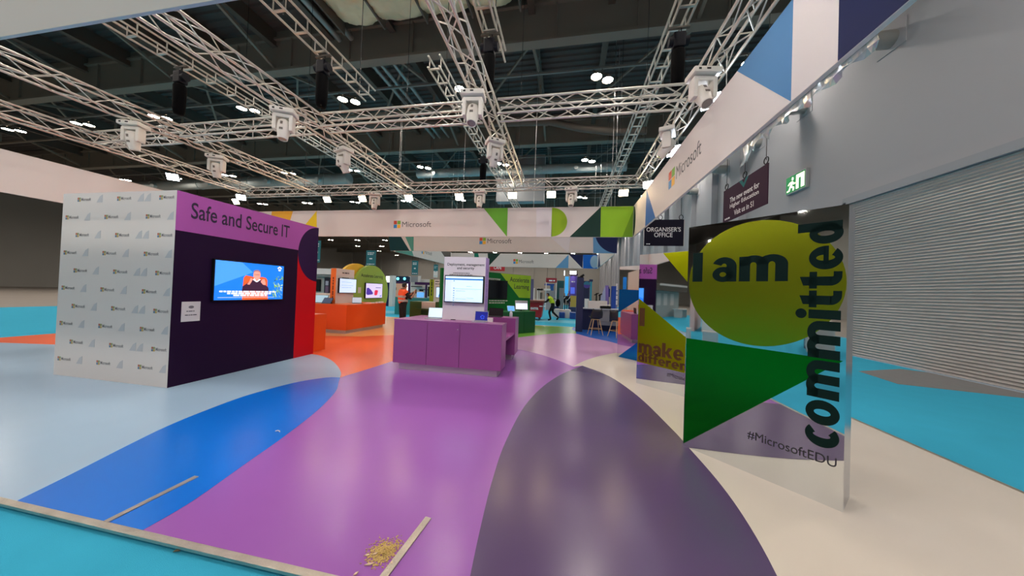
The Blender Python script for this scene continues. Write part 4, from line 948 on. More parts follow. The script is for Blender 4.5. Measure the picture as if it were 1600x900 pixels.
panel('teal_arrow', [V((SX,yc+.24,5.185)), V((SX,yc,4.93)), V((SX,yc-.24,5.185)), V((SX,yc-.1,5.185)), V((SX,yc,5.06)), V((SX,yc+.1,5.185))], mat('teal_print', (30,110,110), .6, spec=.2), t, (-1,0,0))
dashes([(0,0,.3,.05)], WTXT, t, V((SX, 10.8, 4.2)), (0,-1,0), up, 'small_print', 31)
for y in (10.75, 9.75, 8.8):
    MB().cyl((SX+.01,y,5.3),(SX+.01,y,ZC),.008,6).build('wire', BLACK, t, True)
    MB().tube([(SX+.01,y+.09*math.sin(a_),5.29+.09*-math.cos(a_)) for a_ in [2*PI*i/16 for i in range(17)]], .014, 6).build('ring', BLACK, t, True)
OYS = 14.0
t = thing('hanging_sign', "dark hanging sign reading Organiser's Office", 'sign', (4.1, OYS, 3.9))
a, c = OY(1006,384,OYS), OY(1069,343,OYS)
MB().box(a.x, c.x, OYS, OYS+.02, a.z, c.z).build('board', NIGHT, t, True); MB().box(a.x-.02, a.x, OYS-.002, OYS+.022, a.z, c.z).build('edge', WHITE, t, True); MB().box(c.x, c.x+.02, OYS-.002, OYS+.022, a.z, c.z).build('edge', WHITE, t, True)
for s_, xa, ya, xb, yb_ in (("ORGANISER'S",1010,362,1064,353), ('OFFICE',1022,370.5,1051,363.5)):
    p, q = OY(xa,ya,OYS), OY(xb,yb_,OYS); text(s_, WTXT, t, V((p.x,OYS,min(p.z,q.z))), (1,0,0), up, w=q.x-p.x, h=.2, bold=.012)
dashes([(0,0,.16,.04)], WTXT, t, V((a.x+.1,OYS,a.z+.06)), (1,0,0), up, 'small_print', 32)
for x in (a.x+.65, c.x-.12):
    MB().cyl((x,OYS+.01,c.z+.2),(x,OYS+.01,ZC),.008,6).build('wire', BLACK, t, True); MB().tube([(x+.08*math.sin(q_),OYS+.01,c.z+.1-.1*math.cos(q_)) for q_ in [2*PI*i/16 for i in range(17)]], .014, 6).build('ring', BLACK, t, True)
EXG = mat('exit_green', (10,120,66), .4, emit=.5); EXW = mat('exit_lit_white', (240,240,200), .4, emit=1.4)
def exit_sign(label, y0, y1, z0, z1):
    t = thing('exit_sign', label, 'exit sign', (XR, (y0+y1)/2, z0)); x = XR-.13
    MB().box(x, XR+.0, y0, y1, z0, z1, .02).build('housing', mat('grey_housing', (170,174,176), .5), t, True)
    q = lambda u, v: V((x, y1-.04-(y1-y0-.08)*u, z0+.04+(z1-z0-.08)*v)); nx = V((-1,0,0))
    panel('green_face', [q(0,0),q(1,0),q(1,1),q(0,1)], EXG, t, nx, .003)
    panel('door_mark', [q(.55,.08),q(.68,.08),q(.68,.7),q(.8,.7),q(.8,.08),q(.97,.08),q(.97,.92),q(.55,.92)], EXW, t, nx, .003, .004)
    panel('runner_head', [q(.36+.05*math.cos(a_),.8+.1*math.sin(a_)) for a_ in [2*PI*i/12 for i in range(12)]], EXW, t, nx, .003, .004)
    panel('runner_body', [q(.1,.5),q(.2,.64),q(.36,.66),q(.46,.5),q(.5,.52),q(.52,.46),q(.42,.42),q(.36,.5),q(.34,.36),q(.46,.26),q(.42,.06),q(.36,.08),q(.38,.22),q(.26,.3),q(.2,.1),q(.06,.08),q(.06,.16),q(.15,.18),q(.26,.54),q(.22,.56),q(.14,.46)], EXW, t, nx, .003, .004)
exit_sign('lit green exit sign with running figure on the white hall wall', 13.35, 14.45, 6.1, 6.85)
p = OX(1111,347,XR); exit_sign('small lit exit sign far along the hall wall, above the nearest mirrored panel', p.y-.55, p.y+.55, p.z-.1, p.z+.6)
exit_pos = p

# ------------------------------------------------------------------ navy group on the right of the aisle
def slab(name, label, cat, x0, x1, yt, yb, Y, dep, m, floor=False, parent=None, z0=None, bev=.003):
    a, c = OY(x0, (yt+yb)/2, Y), OY(x1, (yt+yb)/2, Y); xm = (x0+x1)/2
    zt = OY(xm, yt, Y).z; zb = z0 if z0 is not None else (0 if Y < PY1 else -.03) if floor else OY(xm, yb, Y).z
    b = MB().box(a.x, c.x, Y, Y+dep, zb, zt, min(bev, abs(c.x-a.x)*.2))
    o = b.build(name, m, parent, parent is not None)
    if parent is None: tag(o, label, cat)
    return o
COB = mat('cobalt_print', (20,70,170), .45); NVL = mat('navy_laminate', (34,42,84), .4)
a, c = OY(900.3,480,13.4), OY(911,480,13.4)
t = thing('navy_column', 'tall navy blue column standing on the pink and cobalt floor corner', 'column', (a.x, 13.4, 0))
MB().box(.0, c.x-a.x, 0, .32, 0, 2.36, .004).build('column', NVL, t); MB().box(.02, c.x-a.x-.02, .02, .3, 2.36, 2.4).build('cap', BLACK, t)
MB().cyl(((c.x-a.x)/2,.16,2.4),((c.x-a.x)/2+.15,.1,2.5),.05,10).build('spotlight', BLACK, t)
nx0, nx1 = OY(911.5,480,14.0).x, OY(966,480,14.0).x
t = thing('navy_counter', 'navy counter with a pale top and open grey shelf, behind the two chairs', 'counter', ((nx0+nx1)/2, 14.0, 0))
MB().box(nx0-.02, nx1+.3, 13.9, 14.75, .98, 1.02, .004).build('worktop', mat('pale_worktop', (190,192,200), .4), t, True)
MB().box(nx0, nx1+.28, 14.3, 14.7, 0, .98).build('cabinet', mat('navy_dark_laminate', (20,30,74), .4), t, True)
MB().box(nx0+.75, nx0+1.15, 14.0, 14.3, .45, .98).build('drawer_unit', mat('grey_unit', (140,138,140), .5), t, True)
MB().box(nx0+.72, nx1+.25, 13.98, 14.3, .28, .44).build('shelf', mat('grey_unit', (140,138,140), .5), t, True)
slab('printer_box', 'big white cardboard box on the navy counter', 'box', 919.5, 936.5, 470.5, 487.5, 14.1, .5, WHITE, z0=1.02)
slab('white_box', 'smaller white box behind the big white box on the navy counter', 'box', 936, 949, 470, 480, 14.66, .08, WHITE, z0=1.02)
p = OY(942, 483, 14.05)
t = thing('paper_tray', 'pile of white paper on a black tray on the navy counter', 'tray', (p.x+.1, 14.2, 1.02))
MB().box(-.2,.25,-.15,.15,0,.12,.01).build('tray', BLACK, t); MB().obox((0,0,.15),(.24,0,.02),(0,.17,0),(0,0,.012)).build('paper', WHITE, t)
t = thing('barrier_post', 'pair of thin black posts behind the big white box', 'post', (OY(932,460,14.85).x, 14.85, 0))
for i, x in enumerate((0,.16)): MB().cyl((x,0,0),(x,0,1.72-.04*i),.03,10).build('post', BLACK, t)
MB().bar((-.1,0,1.62),(.1,0,1.72),.05).bar((.1,0,1.6),(.26,0,1.7),.05).build('bracket', BLACK, t)
p = OY(945,466,14.78)
t = thing('cone_display', 'pale blue and lilac folded display on the navy counter', 'display', (p.x, 14.9, 0))
b = MB().mat(0).prism([OY(936,470,14.9),OY(946,446.5,14.9),OY(946,470,14.9)], (0,.02,0)).mat(1).prism([OY(942,455,14.92),OY(946,446,14.92),OY(951,446,14.92),OY(951,478,14.92),OY(942,478,14.92)], (0,.02,0))
b.build('folded_card', [mat('pale_card', (170,184,224), .5), mat('lilac_card', (130,112,190), .5)], t, True)
MB().box(p.x-.1,p.x+.2,14.9,14.99,0,OY(946,477,14.9).z).build('stand', NVL, t, True)
o = slab('cobalt_totem', 'tall cobalt blue totem with white vertical print at the end of the navy counter', 'totem', 955.5, 962.5, 447, 488, 14.76, .25, COB, True)
o.name = 'body'; del o['label']; del o['category']
t = thing('cobalt_totem', 'tall cobalt blue totem with white vertical print at the end of the navy counter', 'totem', (OY(959,480,14.76).x, 14.76, 0)); 
iv = parent_m(t).inverted()
for v in o.data.vertices: v.co = iv @ v.co
o.parent = t
pr = slab('print_strip', '', '', 962.5, 965, 447, 488, 14.78, .2, mat('grey_blue_print', (120,130,170), .6, spec=.2), True, t)
dashes([(0,0,1.0,.09)], WTXT, t, V((OY(964.3,480,14.78).x, 14.778, 1.2)), (0,0,1), (-1,0,0), 'vertical_print', 41)
slab('dark_blue_block', 'dark blue block hanging left of the cobalt totem', 'block', 948, 953, 451, 464, 15.06, .1, mat('royal_print', (20,50,140), .6, spec=.2), z0=OY(950,464,14.82).z)
bpy.data.objects['dark_blue_block'].name = 'blue_pole_sign'
o = bpy.data.objects['blue_pole_sign']; o['label'] = 'small royal blue pole sign left of the cobalt totem'; o['category'] = 'sign'
MB().cyl((OY(950.5,470,15.1).x,15.1,0),(OY(950.5,470,15.1).x,15.1,OY(950,448,14.87).z),.025,8).build('pole', BLACK, o)

OAK = mat('pale_oak', (206,166,120), .5, vary=.12, vscale=12, stretch=(1,1,.1)); SHELL = mat('dark_grey_shell', (44,42,44), .5)
def stool(label, loc, rz):
    t = thing('bar_chair', label, 'chair', loc, rz, 'wooden legged chairs at the navy counter')
    H_ = .66
    for sx in (-1, 1):
        for sy in (-1, 1):
            MB().cyl((sx*.12,sy*.11,H_-.03),(sx*.25,sy*.22,.0),.022,10,.013).build('leg', OAK, t)
    b = MB(); c4 = [V((sx*.21,sy*.19,.25)) for sx, sy in ((-1,-1),(1,-1),(1,1),(-1,1))]
    for i in range(4): b.cyl(c4[i], c4[(i+1)%4], .01, 8)
    b.build('foot_rail', OAK, t)
    MB().box(-.13,.13,-.12,.12,H_-.05,H_-.02,.01).build('seat_frame', OAK, t)
    n_ = 12; vs = []; fs = []                       # moulded shell: seat sweeping up into back and arms
    for j in range(n_+1):
        v = j/n_
        if v < .55: y, z = .2-.62*v*1.0, H_+.015*math.cos(v*9)
        else: q = (v-.55)/.45; y, z = -.14-.1*math.sin(q*1.4), H_+.36*q**1.2
        for i in range(9):
            u = i/8*2-1; wd = .23+.02*math.sin(v*PI)-(.05*max(0,(v-.8)/.2))
            vs.append(V((u*wd, y+.05*u*u*(1 if v > .55 else 0), z+.06*abs(u)**3)))
    for j in range(n_):
        for i in range(8): fs.append((j*9+i, j*9+i+1, (j+1)*9+i+1, (j+1)*9+i))
    b = MB().add(vs, fs, True); o = b.build('seat_shell', SHELL, t)
    md = o.modifiers.new('s', 'SOLIDIFY'); md.thickness = .018
    return t
stool('dark shell chair on splayed oak legs in the middle of the navy counter', (1.22, 12.75, 0), .25)
stool('dark shell chair on oak legs half hidden by the third mirrored panel', (1.99, 12.35, 0), -1.0)

# ------------------------------------------------------------------ stands and things farther off
def banner(label, x0, x1, yt, yb, Y, low=None):
    a, c = OY(x0,yb,Y), OY(x1,yt,Y); t = thing('hanging_banner', label, 'banner', ((a.x+c.x)/2, Y, a.z), 0, 'teal hanging banners')
    MB().box(a.x, c.x, Y, Y+.04, a.z, c.z).build('cloth', mat('teal_banner', (34,112,122), .6), t, True)
    w = c.x-a.x; h = c.z-a.z
    if low: panel('white_lower_half', [V((a.x,Y,a.z)),V((c.x,Y,a.z)),V((c.x,Y,a.z+h*low)),V((a.x,Y,a.z+h*low))], WHITE, t, (0,-1,0))
    dashes([(w*.15,h*.82,w*.7,h*.05),(w*.15,h*.72,w*.6,h*.05),(w*.35,h*.42,w*.3,h*.08),(w*.1,h*.08,w*.8,h*.05)], WTXT if not low else mat('pale_teal_ink', (150,190,196), .6, spec=.2), t, V((a.x,Y-.003,a.z)), (1,0,0), up, 'small_print', int(x0))
    for x in (a.x+.05*w, c.x-.05*w): MB().cyl((x,Y+.02,c.z-.01),(x,Y+.02,ZC),.01,6).build('wire', BLACK, t, True)
banner('teal hanging banner above the lime green arch wall', 571.5, 587.5, 391.5, 415, 22.5)
banner('teal hanging banner beyond the worker in the orange vest', 643, 653.5, 407.5, 429.5, 30)
banner('teal hanging banner with a white lower half, left of the white tower', 677, 684.5, 413.5, 433.5, 34, .5)
banner('teal hanging banner just showing at the right end of the purple wall', 490, 501, 376, 410, 17)
# green station behind the tower
OLE = mat('olive_edge_print', (152,170,44), .6, spec=.2)
t = thing('sign_tower', 'white sign tower with an olive edge between the worker and the tall white tower', 'sign tower', (OY(680,470,14).x, 14, 0))
slab('board', '', '', 677.3, 692, 437, 472, 13.98, .3, WHITE, False, t, z0=0); slab('edge_panel', '', '', 671, 677.3, 436.5, 472, 13.95, .3, OLE, False, t, z0=0)
dashes([(0,0,.8,.06)], DGRN, t, V((OY(674.6,470,13.95).x, 13.948, 1.3)), (0,0,1), (-1,0,0), 'vertical_print', 51)
dashes([(0,.08,.28,.05),(0,-.04,.24,.04)], GREYINK, t, OY(680,443,13.978), (1,0,0), up, 'small_print', 52)
a, c = OY(680.5,465,13.9), OY(694,448.7,13.9)
t, P, nn = screen_on_y('television', 'television with a blue swirl on the olive edged white tower', 13.978, a.x, c.x, a.z, c.z, .02, .06)
panel('screen', [P(0,0),P(1,0),P(1,1),P(0,1)], E_('scr_pale', (190,212,240), .75), t, nn); panel('picture_swirl', [P(.3,.05),P(.45,.5),P(.7,.85),P(.95,.8),P(.95,.05)], SCRB, t, nn, .0006, .002)
t = thing('green_station', 'dark green counter with a white front section and a shelf, behind the worker', 'counter', (OY(660,490,12.9).x, 12.9, 0))
gz_ = OY(650,471,12.9).z
slab('left_cabinet', '', '', 640, 658, 471, 500, 12.9, .9, mat('moss_laminate', (54,92,44), .45), False, t, z0=0)
slab('front_panel', '', '', 658, 680, 472, 483, 12.92, .7, WHITE, False, t); slab('right_cabinet', '', '', 680, 690, 472, 500, 12.95, .8, mat('moss_laminate', (54,92,44), .45), False, t, z0=0)
slab('shelf', '', '', 648, 682, 482.5, 484.5, 12.8, .85, mat('moss_laminate', (54,92,44), .45), False, t)
tealm = mat('teal_laminate', (32,128,128), .45)
slab('teal_counter', 'teal counter seen behind the worker and the green station', 'counter', 617, 671, 465, 486, 17.2, .8, tealm, True)
slab('white_display', 'white back panel with a blue mark standing on the teal counter', 'display panel', 643, 661, 455, 465, 18.05, .06, WHITE, False, z0=-.03)
def tv_small(label, x0, x1, yt, yb, Y, m=BLACK, zs=None):
    a, c = OY(x0,yb,Y), OY(x1,yt,Y); t, P, nn = screen_on_y('television', label, Y, a.x, c.x, a.z, c.z, .03, .08)
    panel('screen', [P(0,0),P(1,0),P(1,1),P(0,1)], m, t, nn)
p = OY(652,463,17.3); laptop('laptop', 'small laptop with a blue picture on the teal counter', (p.x, 17.5, OY(644,465,17.2).z), 0, .5, .35, 1.4, E_('scr_sky', (90,160,236), .7), WHITE)
p = OY(644,463,17.3); laptop('laptop', 'small dark laptop at the left on the teal counter', (p.x-.25, 17.5, OY(644,465,17.2).z), .4, .4, .3, 1.4, mat('screen_off', (10,10,16), .15), BLACK)
# white framed stands
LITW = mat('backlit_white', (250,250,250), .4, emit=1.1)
t = thing('exhibition_stand', 'open stand with a dark header and two glowing blue discs, behind the worker', 'exhibition stand', (OY(625,470,25).x, 25, 0))
slab('header', '', '', 615, 636.5, 431.5, 442, 25, .5, mat('deep_teal_print', (16,44,70), .6, spec=.2), False, t); slab('purple_band', '', '', 615, 640, 440.5, 443, 24.95, .5, mat('aubergine_print', (70,34,84), .6, spec=.2), False, t)
slab('post', '', '', 613.8, 615.6, 433, 478, 24.9, .3, WHITE, True, t); slab('post', '', '', 637, 639.5, 440, 478, 24.9, .3, mat('aubergine_print', (70,34,84), .6, spec=.2), True, t)
slab('back_wall', '', '', 614, 640, 442, 478, 27, .1, mat('peach_wall', (226,170,140), .6), True, t); slab('poster', '', '', 616.5, 619, 449, 453, 26.9, .05, BLACK, False, t)
for cx in (621.5, 632):
    q = OY(cx,435.5,24.98); MB().cyl(q, q+V((0,.05,0)), .13, 20).build('glowing_disc', mat('glow_cyan', (110,220,250), .4, emit=1.2), t, True)
slab('blue_poster', '', '', 615, 617.5, 463, 476, 24.85, .04, NAVY, True, t)
slab('white_pillar', 'white pillar with a lit top left of the stand with the glowing discs', 'pillar', 608, 613.2, 430.5, 477, 24, .5, WHITE, True)
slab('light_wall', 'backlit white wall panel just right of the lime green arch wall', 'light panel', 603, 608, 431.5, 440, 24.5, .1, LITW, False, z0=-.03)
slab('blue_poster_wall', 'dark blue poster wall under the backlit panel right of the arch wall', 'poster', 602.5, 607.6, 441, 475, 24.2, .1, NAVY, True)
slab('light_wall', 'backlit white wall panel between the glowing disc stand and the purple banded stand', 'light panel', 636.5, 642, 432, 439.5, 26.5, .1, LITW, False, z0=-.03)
t = thing('exhibition_stand', 'white shelved stand with a purple band and upright behind the teal counter', 'exhibition stand', (OY(658,460,22).x, 22, 0))
slab('back_wall', '', '', 641, 672, 436, 475, 23, .1, WHITE, True, t); slab('grey_top', '', '', 641, 655, 432, 441, 22.6, .1, mat('grey_mesh', (150,152,158), .6), False, t); slab('white_top', '', '', 653, 657, 431, 441, 22.5, .1, WHITE, False, t)
slab('purple_band', '', '', 648, 672, 441, 445, 22, .2, mat('aubergine_print', (70,34,84), .6, spec=.2), False, t); slab('upright', '', '', 664, 666, 444, 475, 22.05, .15, mat('aubergine_print', (70,34,84), .6, spec=.2), True, t)
slab('shelf', '', '', 642, 654, 447, 448.2, 22.3, .6, BLACK, False, t); slab('shelf', '', '', 655, 664, 452, 453.2, 22.3, .6, BLACK, False, t)
slab('dark_screen', '', '', 655, 661, 453, 457, 22.2, .06, BLACK, False, t); slab('dark_screen', '', '', 668.5, 671, 448, 463, 22.2, .06, BLACK, False, t)
# far left stands seen past the red end of the wall
t = thing('exhibition_stand', 'grey stand with glossy white top and dark posters, left of the orange edged tower', 'exhibition stand', (OY(508,460,16).x, 16, 0))
slab('back_wall', '', '', 488, 522, 430, 478, 16.4, .1, mat('stand_grey', (176,180,178), .6), True, t); slab('glossy_top', '', '', 488, 518, 419.5, 428.5, 16, .5, mat('glossy_white', (226,230,234), .12), False, t); slab('ledge', '', '', 488, 520, 429, 432, 16.1, .4, mat('stand_grey2', (150,154,154), .6), False, t)
slab('poster', '', '', 506.5, 516, 434, 459, 16.3, .05, mat('poster_dark', (26,22,44), .5), False, t); slab('poster_picture', '', '', 508.5, 513, 439, 446, 16.28, .03, mat('poster_pale', (170,176,196), .5), False, t); slab('poster_picture', '', '', 508, 513, 447, 457, 16.28, .03, mat('poster_mauve', (120,90,120), .5), False, t)
a, c = OY(494,455,16.3), OY(502,437,16.3); tv_small('black television on the grey stand left of the orange edged tower', 492, 502, 436.5, 455, 16.39)
slab('white_cabinet', 'white cabinet behind the orange counter at the end of the red wall', 'cabinet', 490, 510, 458, 480, 14.2, .6, WHITE, True)
# right background
t = thing('hanging_sign', 'red hanging cafe sign half hidden above the dark green wall', 'sign', (OY(780,420,26).x, 26, 3))
a, c = OY(765.5,423.2,26), OY(788.8,413.5,26); MB().box(a.x, c.x, 26, 26.05, a.z, c.z).build('board', mat('cafe_red', (190,30,44), .5), t, True)
text('CAFE', WTXT, t, V((OY(771.5,420,26).x,26,a.z+.16)), (1,0,0), up, w=OY(783.5,420,26).x-OY(771.5,420,26).x, h=.27, bold=.02)
for f in (.15,.85): MB().cyl((a.x+(c.x-a.x)*f,26.02,c.z),(a.x+(c.x-a.x)*f,26.02,ZC),.015,6).build('wire', BLACK, t, True)
t = thing('hanging_sign', 'small dark red hanging sign with white print above the wheeled bin', 'sign', (OY(861,438,28).x, 28, 2.5))
a, c = OY(853,441.3,28), OY(870,434.6,28); MB().box(a.x, c.x, 28, 28.05, a.z, c.z).build('board', mat('sign_red', (158,34,52), .5), t, True)
dashes([(.28,.12,.55,.12)], WTXT, t, V((a.x,27.99,a.z)), (1,0,0), up, 'small_print', 61)
for f in (.1,.9): MB().cyl((a.x+(c.x-a.x)*f,28.02,c.z),(a.x+(c.x-a.x)*f,28.02,ZC),.015,6).build('wire', BLACK, t, True)
t = thing('exhibition_stand', 'open stand with a bright blue header on white posts behind the walking worker', 'exhibition stand', (OY(860,450,29).x, 29, 0))
slab('header', '', '', 851, 866, 443.5, 446, 29, .3, COB, False, t); slab('blue_panel', '', '', 859.5, 865, 445, 454, 28.95, .3, mat('stand_blue', (24,96,170), .5), False, t)
for x in (868, 852): slab('post', '', '', x, x+1.4, 440, 478, 28.9, .2, WHITE, True, t)
slab('low_wall', '', '', 850, 860, 451, 454, 28.8, .2, WHITE, False, t, z0=None)
slab('back_wall', '', '', 851, 869, 453, 478, 30, .1, mat('stand_pinkgrey', (170,160,160), .6), True, t)
slab('teal_partition', 'dark teal stand panel left of the blue and purple curved stand', 'panel', 870.5, 881.5, 438.5, 449, 31, .3, mat('deep_teal_panel', (20,84,88), .5), False, z0=-.03)
slab('grey_panel', 'tall grey panel leaning on the teal panel', 'panel', 873.5, 881, 450, 476, 30.8, .1, mat('mid_grey_panel', (140,138,140), .6), True)
t = thing('equipment_frame', 'white frame stand with dark fittings behind the bin', 'frame', (OY(838,460,25).x, 25, 0))
for x in (833.5, 839, 842.5): slab('post', '', '', x, x+1.6, 450, 470, 25, .15, WHITE, True, t)
slab('dark_top', '', '', 839, 848, 451, 453.5, 24.9, .4, BLACK, False, t); slab('dark_fitting', '', '', 843.5, 847, 457, 467, 24.9, .2, STEEL, False, t)
slab('lilac_panel', 'blue grey panel at the right edge of the lime Accelerate Learning corner', 'panel', 829, 832.8, 436, 470, 19.6, .3, mat('slate_print', (96,100,140), .6, spec=.2), True)
# curved purple stand
t = thing('exhibition_stand', 'purple and blue curved stand with lit top and yellow base behind the two women', 'exhibition stand', (OY(892,460,34).x, 34, 0))
q = OY(893,460,34.5); R_ = OY(900,460,34.5).x-q.x
def half(r, z0, z1): return [(r, z0),(r, z1)]
zt = OY(893,431,34.5).z; zm = OY(893,461,34.5).z
MB().cyl((q.x+R_*.3,35.2,-.03),(q.x+R_*.3,35.2,zt),R_*.95,28).build('purple_drum', mat('violet_print', (112,88,176), .6, spec=.2), t, True)
slab('yellow_base', '', '', 891, 900.5, 462, 478, 33.6, .4, mat('mustard_print', (214,182,90), .6, spec=.2), True, t)
slab('blue_screen', '', '', 882.5, 888, 432, 462, 34, .2, mat('screen_cyan', (60,160,224), .4, emit=.4), False, t); slab('grey_screen', '', '', 888, 890.5, 432, 455, 34.05, .2, mat('stand_grey', (176,180,178), .6), False, t)
slab('picture', '', '', 891.5, 898, 449, 459, 33.75, .05, mat('screen_azure', (90,110,236), .4, emit=.3), False, t)
dashes([(0,0,.4,.12)], WTXT, t, OY(892.5,441,33.7), (1,0,0), up, 'small_print', 71)
MB().cyl((q.x+R_*.3,35.2,zt+.1),(q.x+R_*.3,35.2,zt+.25),R_*1.05,28).build('top_ring', mat('aubergine_print', (70,34,84), .6, spec=.2), t, True)
slab('lit_sign', '', '', 890.5, 900.5, 423.5, 428.5, 34, .3, mat('backlit_bright', (252,252,255), .4, emit=2.5), False, t); slab('lit_sign', '', '', 881.3, 882.6, 423, 430, 34, .3, mat('backlit_bright', (252,252,255), .4, emit=2.5), False, t)
MB().cyl((q.x+R_*.3,35.2,zt),(q.x+R_*.3,35.2,zt+.4),.3,12).build('neck', STEEL, t, True)
t = thing('round_sign', 'dark stand with round teal and violet sign and cyan pole beyond the navy column', 'sign', (OY(917,460,32).x, 32, 0))
slab('board', '', '', 911, 921, 439, 478, 32, .3, mat('board_indigo', (36,34,72), .5), True, t)
q = OY(917,445,31.95); MB().cyl(q, q+V((0,.06,0)), .36, 24).build('disc', mat('teal_violet', (50,120,150), .5), t, True); MB().prism(arc(q+V((0,-.01,0)), .36, PI, 2*PI, (1,0,0), (0,0,1), 16), (0,.02,0)).build('lower_half', mat('violet_deep', (88,62,150), .5), t, True)
slab('pole', '', '', 922, 924.8, 438, 470, 31.9, .3, mat('cyan_pole', (40,150,176), .5), True, t); slab('cap', '', '', 921, 926.5, 436.5, 440, 31.85, .4, NVL, False, t)
slab('white_box', 'white plinth with a purple label between the navy column and the white box', 'plinth', 914, 920, 467, 479, 20, .6, WHITE, True)
# white bench and blue cubes
for x0, x1, yt, yb, Y, m, nm, lab, cat in ((866.5,873.5,483,496.5,21.0,WHITE,'bench_block','white bench block nearest the walking worker','bench'), (873.6,882.5,488,497.5,20.6,mat('cube_blue', (24,70,150), .5),'cube_seat','blue cube seat between two white bench blocks','cube seat'),
   (882.6,890.2,484,497,20.9,WHITE,'bench_block','white bench block between the two blue cube seats','bench'), (890.3,899.8,488.5,498.5,20.4,mat('cube_blue', (24,70,150), .5),'cube_seat','blue cube seat beside the navy column','cube seat')):
    o = slab(nm, lab, cat, x0, x1, yt, yb, Y, .8, m, True, bev=.03)
slab('long_bench', 'long white bench behind the white blocks and blue cubes', 'bench', 862, 892, 484, 486.2, 21.85, .5, WHITE, True, bev=.02)
slab('navy_bench', 'low navy bench behind the walking worker', 'bench', 864, 873, 478.5, 484, 24, .8, NVL, True); slab('navy_bench', 'low navy bench in front of the two women', 'bench', 888, 901, 480, 483, 27, .6, NVL, True)

# wheeled bin
BINR = mat('bin_red', (164,30,40), .4)
q = OY(836, 498, 18.2)
t = thing('wheeled_bin', 'large red wheeled bin pushed by the worker in the yellow vest', 'bin', (OY(831.5,480,18.2).x, 18.5, -.03), 0)
bw = OY(852,480,18.1).x-OY(817,480,18.1).x; bh = OY(840,470,18.1).z+.03
MB().prism([V((-bw*.42,-.42,.18)),V((bw*.42,-.42,.18)),V((bw*.5,-.5,bh-.08)),V((-bw*.5,-.5,bh-.08))], (0,.95,0)).build('body', BINR, t)
MB().box(-bw*.53,bw*.53,-.54,.5,bh-.1,bh-.02,.02).build('rim', mat('bin_rim', (120,50,44), .5), t); MB().box(-bw*.5,bw*.5,-.5,.46,bh-.02,bh+.02,.015).build('lid', mat('bin_lid', (150,86,72), .5), t)
for sx in (-1,1):
    for sy in (-1,1):
        w = MB().cyl((sx*bw*.33-.03,sy*.33,.1),(sx*bw*.33+.03,sy*.33,.1),.1,16).build('wheel', BLACK, t); MB().box(sx*bw*.33-.05,sx*bw*.33+.05,sy*.33-.05,sy*.33+.05,.12,.2).build('wheel_fork', STEEL, w)
a = OY(829,483,18.0); iv = parent_m(t)
text('Biffa', WTXT, t, V((OY(829,483,17.99).x, 18.03, OY(829,483.5,18).z)), V((1,0,0)), V((0,0,1)), w=OY(841,483,18).x-OY(829,483,18).x, h=.2, bold=.03)
dashes([(0,0,.3,.08),(.55,-.06,.4,.08)], WTXT, t, OY(828.5,477,18.02), (1,0,0), up, 'small_print', 81)

